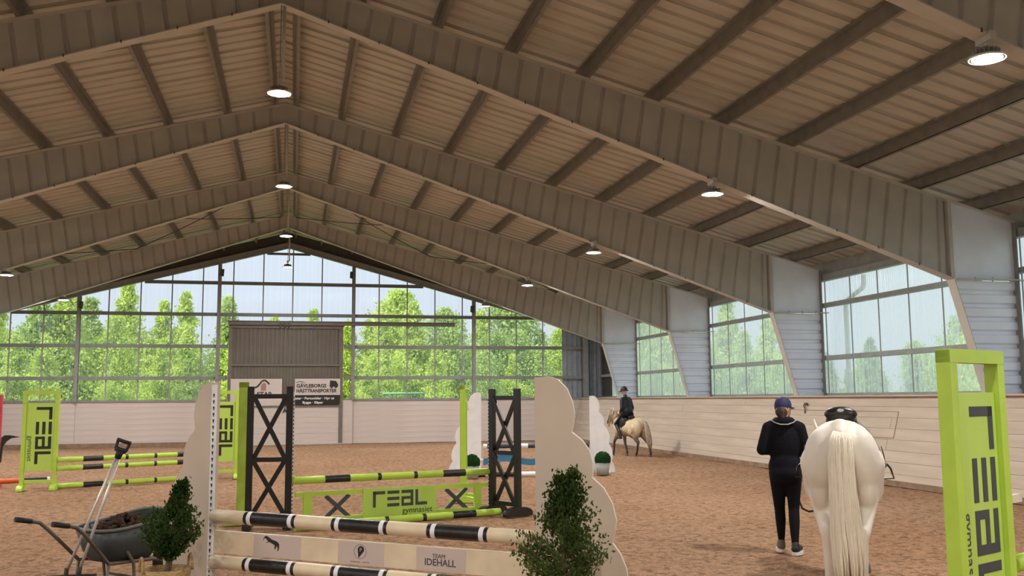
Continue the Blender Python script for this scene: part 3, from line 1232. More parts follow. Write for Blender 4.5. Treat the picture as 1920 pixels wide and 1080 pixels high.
lt = tag(text_part('arena_letter', 'A', 0.26, 'print_dark', None, (-0.33, YE - 0.155, 1.27), bold=0.006, extrude=0.004), 'small black letter A fixed low on the sliding door', 'letter')

# back wall of the hall, behind the camera
mb = MB()
mb.box(((XW + XR - HALF) / 2, YB - 0.05, KICK / 2), (2 * HALF + 0.5, 0.1, KICK))
wb = struct(mb.build('wall_back', 'plank_end'), 'cream wall at the near end of the hall', 'wall')
m1 = MB()
m1.prism([(XR - HALF - 0.2, KICK), (XW + 0.2, KICK), (XW + 0.2, zroof(XW) + 0.3), (XR, Z_TOP + 0.3), (XR - HALF - 0.2, zroof(XW) + 0.3)], YB - 0.08, YB)
m1.build('gable_cladding', 'door_tan', wb)


# ------------------------------------------------------------------ trees outside
def crown_mesh(name, matname, kind, h, r, n, leaf):
    """foliage as loose tufts of small leaf blades around drooping boughs"""
    mb = MB()
    boughs = []
    nb = 64
    for k in range(nb):
        t = (k + random.random()) / nb
        z = h * (0.10 + 0.90 * t)
        if kind == 'birch':
            rad = r * (0.55 + 0.45 * math.sin(math.pi * min(1, t * 1.3))) * max(0.02, 1 - t) ** 0.8 * random.choice([0.55, 0.8, 1.0, 1.25])
        elif kind == 'round':
            rad = r * math.sin(math.pi * (0.22 + 0.76 * t)) ** 0.8
        else:
            rad = r * (1.02 - t) ** 0.9
        a = random.uniform(0, 2 * math.pi)
        q = rad * random.uniform(0.35, 1.0)
        boughs.append((q * math.cos(a), q * math.sin(a), z, 0.10 + 0.22 * rad))
    for k in range(n):
        bx, by, bz, br = random.choice(boughs)
        c = Vector((random.gauss(bx, br), random.gauss(by, br), random.gauss(bz, br * 0.75)))
        s = leaf * random.uniform(0.6, 1.35)
        e = Euler((random.uniform(0, 6.28), random.uniform(0, 6.28), random.uniform(0, 6.28))).to_matrix()
        u, w = e @ Vector((s, 0, 0)), e @ Vector((0, s * 0.6, 0))
        mb.add([c - u, c - w, c + u, c + w], [(0, 1, 2, 3)])
    return mb.mesh(name, matname)


def trunk_mesh(h):
    mb = MB()
    pts = [(0, 0, -0.3)]
    for k in range(1, 7):
        pts.append((random.uniform(-.07, .07) * k * .5, random.uniform(-.07, .07) * k * .5, h * k / 6))
    mb.tube(pts, [0.10, 0.085, 0.07, 0.055, 0.04, 0.025, 0.01], 7)
    for k in range(12):
        z = h * random.uniform(0.2, 0.92)
        a = random.uniform(0, 6.28)
        L = random.uniform(0.5, 1.1) * (1.15 - z / h)
        mb.tube([(0, 0, z), (L * .5 * math.cos(a), L * .5 * math.sin(a), z + L * 0.3), (L * math.cos(a), L * math.sin(a), z + L * 0.45)], [0.025, 0.016, 0.006], 5)
    return mb.mesh('trunk', 'bark')


TREE = []
for k, (kind, mt, r) in enumerate([('birch', 'leaf_a', 2.0), ('birch', 'leaf_a', 1.6), ('round', 'leaf_b', 1.7), ('birch', 'leaf_b', 1.9), ('spruce', 'leaf_c', 1.35), ('round', 'leaf_a', 1.6)]):
    TREE.append((kind, crown_mesh('foliage', mt, kind, 7.0, r, 13000, 0.082), trunk_mesh(6.9)))
TLAB = {'birch': 'slender light green tree with drooping leaves', 'round': 'round-crowned leafy green tree', 'spruce': 'narrow pointed grey-green tree'}


def plant_tree(x, y, s, k, where, group):
    kind, cm, tm = TREE[k]
    t = thing(kind + '_tree' if kind != 'round' else 'leafy_tree', f'{TLAB[kind]} growing {where}', 'tree', (x, y, -0.2), random.uniform(0, 6.28), group)
    f_ = link('foliage', cm, t)
    f_['kind'] = 'stuff'
    link('trunk', tm, t)
    t.scale = (s * random.uniform(0.9, 1.15), s * random.uniform(0.9, 1.15), s)


rt = random.Random(11)
for row, (yy, hs) in enumerate(((52.0, 0.78), (55.5, 1.0), (60.0, 1.18))):
    x = -20.0 + row * 0.9
    while x < 30:
        k = rt.choice([0, 0, 1, 3, 5, 1, 0] if x < 8 else [2, 3, 5, 0, 2])
        s = hs * rt.uniform(0.72, 1.05)
        if 0.0 < x < 3.8:
            s *= 0.84
        if -13.5 < x < -9.5 and row:
            s *= 1.12
        if 9 < x < 14 and row:
            s *= 1.12
        plant_tree(x + rt.uniform(-.6, .6), yy + rt.uniform(-1.0, 1.0), s, k, 'beyond the glazed gable', 'trees beyond the gable')
        x += rt.uniform(1.7, 2.5)
for row, (xx, hs) in enumerate(((27.0, 0.70), (31.0, 0.86))):
    y = 6.0 + row
    while y < 52:
        k = rt.choice([2, 3, 4, 5, 4])
        plant_tree(xx + rt.uniform(-1, 1), y, hs * rt.uniform(0.65, 1.0), k, 'beyond the long windows', 'trees beyond the long windows')
        y += rt.uniform(2.0, 3.0)

tr = thing('trampoline', 'garden trampoline with green rim and dark safety net beyond the gable', 'trampoline', (5.05, 45.5, -0.25))
m1 = MB()
m1.tube([(0.95 * math.cos(2 * math.pi * k / 32), 0.95 * math.sin(2 * math.pi * k / 32), 2.2) for k in range(33)], 0.05, 6, caps=False)
m1.tube([(0.95 * math.cos(2 * math.pi * k / 32), 0.95 * math.sin(2 * math.pi * k / 32), 0.75) for k in range(33)], 0.07, 6, caps=False)
m1.build('rim', 'net_green', tr)
for k in range(6):
    a = 2 * math.pi * k / 6
    MB().tube([(0.95 * math.cos(a), 0.95 * math.sin(a), 0), (0.95 * math.cos(a), 0.95 * math.sin(a), 2.2)], 0.025, 6).build('net_pole', 'net', tr)
m1 = MB()
for k in range(48):
    a = 2 * math.pi * k / 48
    m1.tube([(0.94 * math.cos(a), 0.94 * math.sin(a), 0.75), (0.94 * math.cos(a), 0.94 * math.sin(a), 2.2)], 0.007, 4)
o = m1.build('safety_net', 'net', tr)
o['kind'] = 'stuff'
MB().lathe([(0.93, 0.76), (0.0001, 0.74)], 32).build('jumping_mat', 'net', tr)


# ------------------------------------------------------------------ lettering blocks
def real_letters():
    """block letters r E a L on a 1-high grid; returns rectangles (x0, x1, z0, z1) and the full width"""
    R = []
    x = 0.0
    w, t, g = 0.78, 0.20, 0.14
    R += [(x, x + t * .9, 0, 1), (x, x + w, 1 - t, 1)]
    x += w + g
    for z in (0, 0.40, 0.80):
        R.append((x, x + w, z, z + t))
    x += w + g
    R += [(x, x + w, 0.80, 1), (x + w - t * .9, x + w, 0, 0.80), (x, x + w - t * .9, 0.42, 0.60), (x, x + t * .8, 0, 0.42), (x + t * .8, x + w - t * .9, 0, 0.18)]
    x += w + g
    R += [(x, x + t * .9, 0, 1), (x + t * .9, x + w, 0, t)]
    return R, x + w


def letter_part(parent, origin, ux, uz, out, size, matname, width_scale=1.0):
    """lettering laid on a plane: ux is the reading direction, uz the letter-up direction, out the face normal"""
    origin, ux, uz, out = Vector(origin), Vector(ux), Vector(uz), Vector(out)
    R, W = real_letters()
    mb = MB()
    for (a, b, c, d) in R:
        p = []
        for lift in (0.0, 0.002):
            for (x, z) in ((a, c), (b, c), (b, d), (a, d)):
                p.append(origin + ux * (x * size * width_scale) + uz * (z * size) + out * lift)
        mb.add(p, [(0, 3, 2, 1), (4, 5, 6, 7), (0, 1, 5, 4), (1, 2, 6, 5), (2, 3, 7, 6), (3, 0, 4, 7)])
    o = mb.build('block_lettering', matname, parent)
    o['label'] = 'dark block letters reading rEaL'
    return W * size * width_scale


def word_part(parent, body, size, matname, origin, ux, uz, out):
    me = text_mesh(body, size, extrude=0.001)
    ux, uz, out = Vector(ux), Vector(uz), Vector(out)
    me.transform(Matrix((ux, uz, out)).transposed().to_4x4())
    me.materials.append(M[matname])
    return link('small_lettering', me, parent, origin)


# ------------------------------------------------------------------ show jumping gear
def jump_pole(a, b, r, bands, label, group=None, start='top'):
    """bands: list of (length share, material name); origin in the middle of the pole"""
    a, b = Vector(a), Vector(b)
    c = (a + b) / 2
    d = b - a
    tot = sum(q[0] for q in bands)
    names = []
    pts, mis = [-d / 2], []
    acc = 0
    for sh, mn in bands:
        if mn not in names:
            names.append(mn)
        acc += sh
        pts.append(-d / 2 + d * (acc / tot))
        mis.append(names.index(mn))
    mb = MB()
    mb.tube(pts, r, 20, mis=mis)
    return tag(mb.build('jump_pole', names, None, c), label, 'jump pole', group)


LIME_BANDS = [(1.0, 'lime'), (0.8, 'black_wear'), (0.9, 'lime'), (0.12, 'black'), (1.1, 'lime'), (0.12, 'black'), (0.9, 'lime'), (0.8, 'black_wear'), (0.9, 'lime')]
CREAM_BANDS = [(1.05, 'cream_pole')]
for k in range(4):
    CREAM_BANDS += [(0.07, 'black'), (0.08, 'white')] if k % 2 == 0 else [(0.08, 'white'), (0.07, 'black')]
    CREAM_BANDS += [(1.25, 'black_wear' if k % 2 == 0 else 'cream_pole')]
CREAM_BANDS = ([(1.0, 'cream_pole')] + [(0.09, 'black'), (0.11, 'white'), (1.05, 'black_wear'), (0.11, 'white'), (0.09, 'black'), (1.0, 'cream_pole')] * 3)


def cup_track(parent, x, y, z0, z1, w=0.045, face=-1, name='cup_track'):
    """pale plastic strip with a row of dark keyhole slots"""
    MB().box((x, y, (z0 + z1) / 2), (w, 0.008, z1 - z0)).build(name, 'strip', parent)
    mb = MB()
    z = z0 + 0.04
    while z < z1 - 0.03:
        mb.box((x, y + face * 0.005, z), (0.017, 0.003, 0.017))
        mb.box((x, y + face * 0.005, z - 0.014), (0.008, 0.003, 0.014))
        z += 0.05
    o = mb.build('keyhole_slots', 'print_dark', parent)
    o['kind'] = 'stuff'


def foot(parent, x, w, d, h, matname):
    """curved rocker foot across the wing"""
    poly = []
    for k in range(11):
        a = math.pi * k / 10
        poly.append((d / 2 * math.cos(a), h * (0.35 + 0.65 * math.sin(a))))
    poly += [(-d / 2, 0.0), (d / 2, 0.0)]
    mb = MB()
    mb.prism(poly, -w / 2, w / 2)
    mb.v = [(x + q[1], q[0], q[2]) for q in mb.v]
    mb.build('foot', matname, parent)


def real_wing(loc, rz, label, height=1.87, width=0.62, face=-1, letters='letter_dark', lean=1, pw=0.07, pd=0.06, ps=None):
    """lime frame wing with lettered panel; local x along the wing, face -y to the viewer"""
    t = thing('lettered_jump_wing', label, 'jump wing', loc, rz, 'lime lettered wings')
    for sx_ in (0, 1):
        MB().box((pw / 2 + sx_ * (width - pw), 0, height / 2 + 0.03), (pw, pd + 0.03, height - 0.06)).build('post', 'lime', t)
    MB().box((width / 2, 0, height - 0.03), (width, pd + 0.034, 0.075)).build('top_rail', 'lime', t)
    MB().box((width / 2, 0, 0.16), (width - 2 * pw, 0.04, 0.06)).build('bottom_rail', 'lime', t)
    z0, z1 = 0.36, height - 0.23
    MB().box((width / 2, 0, (z0 + z1) / 2), (width - 2 * pw + 0.004, 0.022, z1 - z0)).build('panel', 'lime_panel', t)
    foot(t, pw / 2, pw + 0.03, 0.44, 0.10, 'lime')
    foot(t, width - pw / 2, pw + 0.03, 0.44, 0.10, 'lime')
    # letters read downwards
    L = z1 - z0
    inner = width - 2 * pw
    R, W = real_letters()
    size = inner * 0.56
    wsc = (L * 0.84) / (W * size)
    fx = -face
    # reading direction is -z; letter-up points to the right as the viewer sees it
    letter_part(t, (width / 2 - fx * (inner * 0.16), face * 0.012, z1 - L * 0.06), (0, 0, -1), (fx, 0, 0), (0, face, 0), size, letters, wsc)
    word_part(t, 'gymnasiet', inner * 0.24, letters, (width / 2 - fx * inner * 0.34, face * 0.012, z0 + L * 0.33), (0, 0, -1), (fx, 0, 0), (0, face, 0))
    return t


def aim(ax, ay, bx, by):
    return math.atan2(by - ay, bx - ax)


# --- far lime jump (left side of the arena)
real_wing((-5.03, 20.03, 0), 0.03, 'lime lettered wing beside the red wing with clear open top', 1.87, 0.64)
real_wing((-1.80, 21.75, 0), 0.10, 'lime lettered wing partly behind the cream wing with the straw basket', 1.87, 0.64)
a, b = Vector((-4.40, 20.05, 0)), Vector((-1.55, 21.75, 0))
for z, y_, lab in ((0.555, 0, 'upper lime and black pole of the far lettered jump'), (0.395, 0, 'middle lime and black pole of the far lettered jump'), (0.055, 0.1, 'lime and black pole lying on sand under the far lettered jump')):
    e = (b - a).normalized() * 3.2
    jump_pole(a + Vector((0, y_, z)), a + e + Vector((0, y_, z)), 0.05, LIME_BANDS, lab)
# --- red wing and orange pole at the frame edge
rw = thing('red_jump_wing', 'red jump wing with a black curved ornament beside the lime lettered wing', 'jump wing', (-5.80, 20.6, 0), 0.0)
MB().box((0.20, 0, 0.93), (0.10, 0.08, 1.74)).build('post', 'red', rw)
MB().box((-0.35, 0, 0.93), (0.10, 0.08, 1.74)).build('post', 'red', rw)
MB().box((-0.08, 0, 1.0), (0.46, 0.03, 1.3)).build('panel', 'red', rw)
foot(rw, 0.20, 0.10, 0.5, 0.1, 'red')
foot(rw, -0.35, 0.10, 0.5, 0.1, 'red')
MB().prism([(0.25, 0.50), (0.27, 0.98), (0.32, 1.02), (0.42, 1.02), (0.60, 0.985), (0.44, 0.96), (0.36, 0.90), (0.30, 0.80), (0.28, 0.5)], -0.02, 0.02).build('curved_ornament', 'black', rw)
jump_pole((-8.4, 20.3, 0.06), (-4.95, 22.0, 0.06), 0.05, [(1, 'orange'), (1, 'white'), (4, 'orange'), (0.8, 'black_wear'), (0.1, 'white')], 'orange pole lying on the sand by the red wing')


# --- lattice wings
def lattice_wing(loc, rz, label, width=0.58, height=1.84, track_left=False):
    t = thing('lattice_jump_wing', label, 'jump wing', loc, rz, 'black lattice wings')
    pw = 0.085
    for x in (pw / 2, width - pw / 2):
        MB().box((x, 0, height / 2 + 0.03), (pw, 0.07, height - 0.06)).build('post', 'black', t)
    for z in (0.16, 0.88, height - 0.13):
        MB().box((width / 2, 0.0, z), (width - 2 * pw, 0.045, 0.06)).build('cross_rail', 'black', t)
    for (z0, z1) in ((0.16, 0.88), (0.88, height - 0.13)):
        for (xa, xb) in ((pw, width - pw), (width - pw, pw)):
            MB().beam((xa, 0.02 if xa < xb else -0.02, z0), (xb, 0.02 if xa < xb else -0.02, z1), 0.06, 0.03, (0, 1, 0.001)).build('diagonal_brace', 'black', t)
    foot(t, pw / 2, 0.11, 0.5, 0.13, 'black')
    foot(t, width - pw / 2, 0.11, 0.5, 0.13, 'black')
    x = -0.012 if track_left else width + 0.012
    MB().box((x, -0.0, height / 2), (0.016, 0.05, height - 0.14)).build('cup_track', 'strip', t)
    mb = MB()
    z = 0.14
    while z < height - 0.12:
        mb.box((x, -0.027, z), (0.012, 0.004, 0.022))
        z += 0.05
    o = mb.build('keyhole_slots', 'print_dark', t)
    o['kind'] = 'stuff'
    return t


lattice_wing((-0.60, 13.26, 0), -0.04, 'black lattice wing between the edge-on lime wing and the lettered gate', 0.59, 1.84)
lattice_wing((2.83, 14.02, 0), -1.0, 'black lattice wing on dark rocker feet next to the big cream wing', 0.60, 1.80, True)
# --- lettered gate and its poles
GA, GB = Vector((0.04, 13.22, 0)), Vector((2.78, 14.02, 0))
gz = aim(GA.x, GA.y, GB.x, GB.y)
GL = (GB - GA).length
gate = thing('lettered_gate', 'low lime gate with slate cross braces and a lettered centre panel', 'jump gate', GA, gz)
MB().box((GL / 2, 0, 0.415), (GL, 0.05, 0.06)).build('top_rail', 'lime', gate)
MB().box((GL / 2, 0, 0.075), (GL - 0.2, 0.05, 0.06)).build('bottom_rail', 'lime', gate)
for x in (0.16, GL - 0.16):
    MB().box((x, -0.005, 0.225), (0.11, 0.05, 0.44)).build('post', 'lime', gate)
PX0, PX1 = 0.93, 2.02
MB().box(((PX0 + PX1) / 2, -0.03, 0.225), (PX1 - PX0, 0.03, 0.43)).build('centre_panel', 'lime_panel', gate)
for xc in (0.58, GL - 0.50):
    for sg in (1, -1):
        MB().beam((xc - 0.17, 0.01 * sg, 0.23 - 0.15 * sg), (xc + 0.17, 0.01 * sg, 0.23 + 0.15 * sg), 0.055, 0.02, (0, 1, 0.001)).build('cross_brace', 'slate', gate)
letter_part(gate, (PX0 + 0.14, -0.045, 0.19), (1, 0, 0), (0, 0, 1), (0, -1, 0), 0.215, 'letter', 1.06)
word_part(gate, 'gymnasiet', 0.115, 'letter_dark', (PX0 + 0.80, -0.046, 0.125), (1, 0, 0), (0, 0, 1), (0, -1, 0))
ua = (GB - GA).normalized()
jump_pole(GA - ua * 0.05 + Vector((0, 0, 0.60)), GB + ua * 0.03 + Vector((0, 0, 0.60)), 0.05, LIME_BANDS, 'lime and black pole above the lettered gate')
jump_pole(GA + Vector((0.0, -0.42, 0.05)), GB + ua * 0.12 + Vector((0.02, -0.30, 0.05)), 0.05, LIME_BANDS, 'lime and black pole on the sand in front of the lettered gate')
# --- two lime wings seen edge-on behind the lattice wings
real_wing((-0.665, 13.62, 0), math.radians(93), 'lime wing seen edge-on behind the black lattice wing by the far lettered jump', 1.90, 0.62, pw=0.08, pd=0.10)
real_wing((2.68, 15.55, 0), math.radians(77), 'lime wing seen edge-on behind the lettered gate near a white scalloped wing', 1.88, 0.62, face=1)

# --- near lime wing on the right
nz_ = math.atan2(0.282, 0.587)
nw = real_wing((3.45, 4.605, 0), nz_, 'large lime lettered wing in front of the windowed wall with a cream cup pin', 1.90, 0.62, letters='letter', pw=0.075, pd=0.05)
MB().box((0.68, -0.02, 1.06), (0.14, 0.035, 0.045)).build('cup_pin', 'cream_edge', nw)
jump_pole((4.07, 4.93, 0.68), (6.6, 6.15, 0.68), 0.05, [(0.42, 'lime'), (0.14, 'white'), (0.3, 'navy_pole'), (1.0, 'lime'), (0.5, 'navy_pole'), (0.8, 'lime')], 'lime and slate pole resting on the large lime lettered wing')


# --- cloud shaped wings
CLOUD = [(0.0, 1.80), (0.05, 1.808), (0.12, 1.785), (0.185, 1.72), (0.222, 1.63), (0.236, 1.545), (0.222, 1.455), (0.214, 1.425), (0.29, 1.365), (0.335, 1.30),
         (0.356, 1.22), (0.356, 1.145), (0.352, 1.12), (0.43, 1.05), (0.487, 0.95), (0.512, 0.84), (0.50, 0.755), (0.484, 0.69), (0.535, 0.62), (0.572, 0.53), (0.588, 0.42),
         (0.575, 0.33), (0.56, 0.29), (0.61, 0.22), (0.64, 0.13), (0.645, 0.03), (0.0, 0.03)]


def cloud_wing(loc, rz, label, flip, mats=('cream', 'cream_edge'), scale=(1.0, 1.0), track=True, group=None, cups=()):
    t = thing('cloud_jump_wing', label, 'jump wing', loc, rz, group)
    sx_ = -1 if flip else 1
    # round the outline a little with interpolated points
    pts = [Vector((p[0] * scale[0], p[1] * scale[1])) for p in CLOUD]
    poly = [(sx_ * p.x, p.y) for p in pts]
    if flip:
        poly.reverse()
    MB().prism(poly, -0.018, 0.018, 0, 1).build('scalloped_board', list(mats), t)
    H = 1.80 * scale[1]
    MB().box((sx_ * -0.022, 0, H / 2), (0.044, 0.034, H)).build('post', mats[0], t)
    if track:
        cup_track(t, sx_ * -0.022, -0.021, 0.06, H - 0.02, 0.062)
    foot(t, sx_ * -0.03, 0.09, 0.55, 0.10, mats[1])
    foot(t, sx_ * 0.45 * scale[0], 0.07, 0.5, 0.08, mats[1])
    for z in cups:
        MB().box((sx_ * -0.085, -0.02, z - 0.055), (0.05, 0.10, 0.014)).build('pole_cup', 'galv', t)
    return t


WL = Vector((-0.615, 8.03, 0))
WR = Vector((1.615, 6.50, 0))
jd = (WR - WL).normalized()
cloud_wing((WL.x, WL.y, 0), math.radians(-48), 'cream scalloped jump wing behind the bush in the straw basket', True, group='cream scalloped wings', cups=(0.76, 0.42))
wr = cloud_wing((WR.x + 0.06, WR.y, 0), -0.50, 'large cream scalloped jump wing behind the taller bush', False, group='cream scalloped wings', track=False)
cup_z = 0.76
PL, PR = WL + jd * 0.02 + Vector((0, -0.07, 0)), WR - jd * 0.03 + Vector((0, -0.07, 0))
jump_pole(PL + Vector((0, 0, 0.765)), PR + Vector((0, 0, 0.718)), 0.051, CREAM_BANDS, 'upper cream and black banded pole of the sponsor plank jump')
jump_pole(PL + Vector((0, 0, 0.42)), PR + Vector((0, 0, 0.375)), 0.051, CREAM_BANDS, 'lower cream and black banded pole of the sponsor plank jump')
# sponsor plank
pang = aim(PL.x, PL.y, PR.x, PR.y)
PLEN = (PR - PL).length
plank = thing('sponsor_plank', 'cream jump plank with three sponsor stickers', 'jump plank', (PL.x, PL.y - 0.02, 0.575), pang)
tilt = (0.0, math.atan2(0.045, PLEN), 0)
MB().box((PLEN / 2, 0, 0), (PLEN - 0.06, 0.025, 0.165)).build('board', 'cream_pole', plank, rot=tilt)
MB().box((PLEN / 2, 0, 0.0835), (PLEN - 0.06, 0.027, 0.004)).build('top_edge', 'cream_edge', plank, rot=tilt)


def stick(x0, x1):
    return MB().box(((x0 + x1) / 2, -0.0135, 0), (x1 - x0, 0.002, 0.155)).build('sticker', 'sticker', plank, rot=tilt)


s1 = stick(0.40, 0.82)
hx, hz = 0.56, 0.025
horse_poly = [(-0.075, 0.022), (-0.062, 0.044), (-0.045, 0.050), (-0.025, 0.040), (0.0, 0.026), (0.028, 0.018), (0.05, 0.012), (0.068, -0.004), (0.070, -0.03), (0.062, -0.055),
              (0.054, -0.056), (0.058, -0.034), (0.046, -0.018), (0.036, -0.045), (0.028, -0.044), (0.030, -0.016), (0.005, -0.004), (-0.02, 0.006), (-0.046, 0.002),
              (-0.048, -0.004), (-0.030, 0.010), (-0.050, 0.030), (-0.066, 0.030), (-0.074, 0.012)]
MB().prism([(hx + p[0], hz + p[1]) for p in horse_poly], -0.0165, -0.0145).build('jumping_horse_emblem', 'print_dark', s1)
m1 = MB()
for (x0, x1, z) in ((0.49, 0.555, -0.018), (0.49, 0.60, -0.045), (0.49, 0.61, -0.062)):
    m1.box(((x0 + x1) / 2, -0.0155, z), (x1 - x0, 0.001, 0.005))
o = m1.build('faint_caption', 'sticker', s1)
s2 = stick(1.14, 1.52)
cx, cz = 1.325, 0.012
m1 = MB()
ring_pts = [(cx + 0.05 * math.cos(2 * math.pi * k / 24), -0.0155, cz + 0.05 * math.sin(2 * math.pi * k / 24)) for k in range(25)]
m1.tube(ring_pts, 0.0012, 4, caps=False)
m1.build('emblem_ring', 'print_dark', s2)
drop = [(cx + 0.026 * math.cos(math.radians(q)) + 0.006, cz + 0.014 + 0.026 * math.sin(math.radians(q))) for q in range(-20, 201, 20)] + [(cx - 0.012, cz - 0.045)]
MB().prism(drop, -0.0165, -0.0145).build('drop_emblem', 'print_dark', s2)
text_part('lettering', 'P', 0.036, 'sticker', s2, (cx + 0.006, -0.0185, cz + 0.012))
m1 = MB()
for (x0, x1) in ((1.245, 1.325), (1.345, 1.405)):
    m1.box(((x0 + x1) / 2, -0.0155, -0.060), (x1 - x0, 0.001, 0.006))
m1.build('faint_caption', 'print_brown', s2)
s3 = stick(1.78, 2.16)
text_part('lettering', 'TEAM', 0.040, 'letter', s3, (1.955, -0.0155, 0.022))
text_part('lettering', 'IDEHALL', 0.066, 'letter', s3, (1.965, -0.0155, -0.022), xscale=0.95, bold=0.0005)

# --- white scalloped wings with the blue wave jump
cloud_wing((4.02, 21.15, 0), -0.1, 'white scalloped wing behind the lettered gate beside the hidden pot', True, ('white', 'white'), (1.05, 1.0), False, 'white scalloped wings', (0.55,))
cloud_wing((6.50, 20.75, 0), -0.35, 'white scalloped wing beside the grey pot with the clipped ball', False, ('white', 'white'), (0.78, 0.95), False, 'white scalloped wings', (0.55,))
BA, BB = Vector((4.10, 21.1, 0)), Vector((6.42, 20.75, 0))
jump_pole(BA + Vector((0, 0, 0.62)), BB + Vector((0, 0, 0.62)), 0.05, [(0.15, 'white'), (0.9, 'navy_pole'), (0.7, 'white'), (0.9, 'navy_pole'), (0.7, 'white'), (0.8, 'navy_pole')], 'white and navy pole over the blue wave plank')
jump_pole(BA + Vector((-0.55, -0.55, 0.05)), BB + Vector((-0.15, -0.50, 0.05)), 0.05, [(0.25, 'white'), (0.4, 'black'), (0.3, 'white'), (0.6, 'black'), (1.6, 'white'), (0.6, 'navy_pole')], 'white and black pole on the sand in front of the blue wave plank')
wv = thing('wave_plank', 'blue wave-shaped jump plank between the white scalloped wings', 'jump plank', BA + Vector((0, 0, 0.22)), aim(BA.x, BA.y, BB.x, BB.y))
n = 40
L = (BB - BA).length
top = [(L * k / n, 0.17 + 0.055 * math.sin(2 * math.pi * k / n * 2 - 0.9)) for k in range(n + 1)]
bot = [(L * k / n, 0.02 + 0.045 * math.sin(2 * math.pi * k / n * 2 - 0.9)) for k in range(n + 1)]
MB().prism(bot + top[::-1], -0.012, 0.012).build('wave_board', 'blue', wv)
MB().tube([(0, 0, 0.10), (-0.07, 0, 0.10)], 0.03, 8).build('end_pin', 'white', wv)


# --- grey pots with clipped balls
def pot(loc, label):
    t = thing('clipped_ball_pot', label, 'potted plant', loc, 0, 'pots with clipped balls')
    MB().lathe([(0.0001, 0.0), (0.13, 0.0), (0.155, 0.26), (0.14, 0.26), (0.13, 0.22), (0.0001, 0.21)], 24).build('pot', 'pot', t)
    mb = MB()
    mb.sphere((0, 0, 0.33), 0.155, 18, 12)
    for k in range(1500):
        v_ = Vector((random.gauss(0, 1), random.gauss(0, 1), random.gauss(0, 1))).normalized()
        c = v_ * 0.165 * random.uniform(0.92, 1.06) + Vector((0, 0, 0.33))
        e = Euler((random.uniform(0, 6.28), random.uniform(0, 6.28), 0)).to_matrix()
        u, w = e @ Vector((0.016, 0, 0)), e @ Vector((0, 0.010, 0))
        mb.add([c - u, c - w, c + u, c + w], [(0, 1, 2, 3)])
    o = mb.build('clipped_ball', 'boxball', t)
    o['kind'] = 'stuff'


pot((6.60, 20.30, 0), 'grey pot with a dark green clipped ball beside the free-standing white wing')
pot((3.68, 20.2, 0), 'clipped green ball in a pot half hidden behind the lettered gate')


# ------------------------------------------------------------------ bushes in straw baskets
def basket_bush(loc, label, height, spread, seed, matname, shape, basket_h=0.42, lean=0.0):
    rr = random.Random(seed)
    t = thing('basket_bush', label, 'potted bush', loc, 0.35, 'bushes in straw baskets')
    m1 = MB()
    n = 30
    rows = 12
    prof = []
    for k in range(rows + 1):
        prof.append((0.145 + 0.03 * k / rows + (0.004 if k % 2 else 0.0), basket_h * k / rows))
    m1.lathe([(0.0001, 0.0)] + prof + [(0.16, basket_h), (0.15, basket_h - 0.05), (0.0001, basket_h - 0.06)], n)
    m1.build('basket', 'basket', t)
    for sg in (1, -1):
        pts = [(sg * 0.176, 0.06 * math.cos(math.pi * k / 8), basket_h - 0.02 + 0.11 * math.sin(math.pi * k / 8)) for k in range(9)]
        MB().tube(pts, 0.010, 6).build('basket_handle', 'basket', t)
    tr_ = MB()
    leaves = MB()
    z0 = basket_h - 0.05
    tr_.tube([(0, 0, z0), (0.01 + lean * 0.2, 0.0, z0 + 0.3 * height), (lean * 0.85, 0.01, z0 + 0.9 * height)], [0.022, 0.016, 0.005], 6)
    tr_.tube([(0.02, 0, z0), (0.05, 0.03, z0 + 0.25 * height), (0.06, 0.03, z0 + 0.4 * height)], [0.016, 0.010, 0.005], 6)
    twigs = 150
    for k in range(twigs):
        tt = ((k + rr.random()) / twigs) ** 1.15
        z = z0 + height * (0.22 + 0.78 * tt)
        rad = spread * shape(tt)
        a = rr.uniform(0, 6.28)
        q = rad * rr.uniform(0.45, 1.0)
        tip = Vector((q * math.cos(a) + lean * tt, q * math.sin(a), z + 0.04))
        base = Vector((lean * tt * 0.8, 0, max(z0, z - q * 0.5)))
        tr_.tube([base, base.lerp(tip, 0.6), tip], [0.004, 0.003, 0.0015], 4, caps=False)
        for j in range(40):
            s_ = rr.uniform(0.35, 1.08)
            c = base.lerp(tip, s_) + Vector((rr.gauss(0, 0.018), rr.gauss(0, 0.018), rr.gauss(0, 0.016)))
            e = Euler((rr.uniform(0, 6.28), rr.uniform(0, 6.28), rr.uniform(0, 6.28))).to_matrix()
            sz = rr.uniform(0.008, 0.015)
            u, w = e @ Vector((sz * 1.3, 0, 0)), e @ Vector((0, sz * 0.65, 0))
            leaves.add([c - u, c - w, c + u, c + w], [(0, 1, 2, 3)])
    tr_.build('branches', 'bark', t)
    o = leaves.build('foliage', matname, t)
    o['kind'] = 'stuff'
    return t


basket_bush((-0.905, 7.72, 0), 'small dark bush in a straw basket beside the wheelbarrow', 0.64, 0.225, 3, 'bush_leaf',
            lambda q: 0.55 + 0.6 * math.sin(math.pi * min(1, q * 1.35)) - 0.75 * max(0, q - 0.45) / 0.55 if q < 0.78 else 0.28 * (1.05 - q) / 0.27 + 0.05, lean=0.10)
basket_bush((1.62, 5.87, 0), 'taller olive green bush in front of the large cream wing', 0.80, 0.32, 5, 'bush_leaf2',
            lambda q: max(0.10, 1.0 - 0.15 * q if q < 0.25 else 1.0 - 1.02 * (q - 0.2)), lean=0.07)


# ------------------------------------------------------------------ wheelbarrow, manure, scoop
WB = Vector((-1.50, 9.33, 0))
wz = math.radians(42)
barrow = thing('wheelbarrow', 'dark plastic wheelbarrow with tube frame and one wheel', 'wheelbarrow', WB, wz)


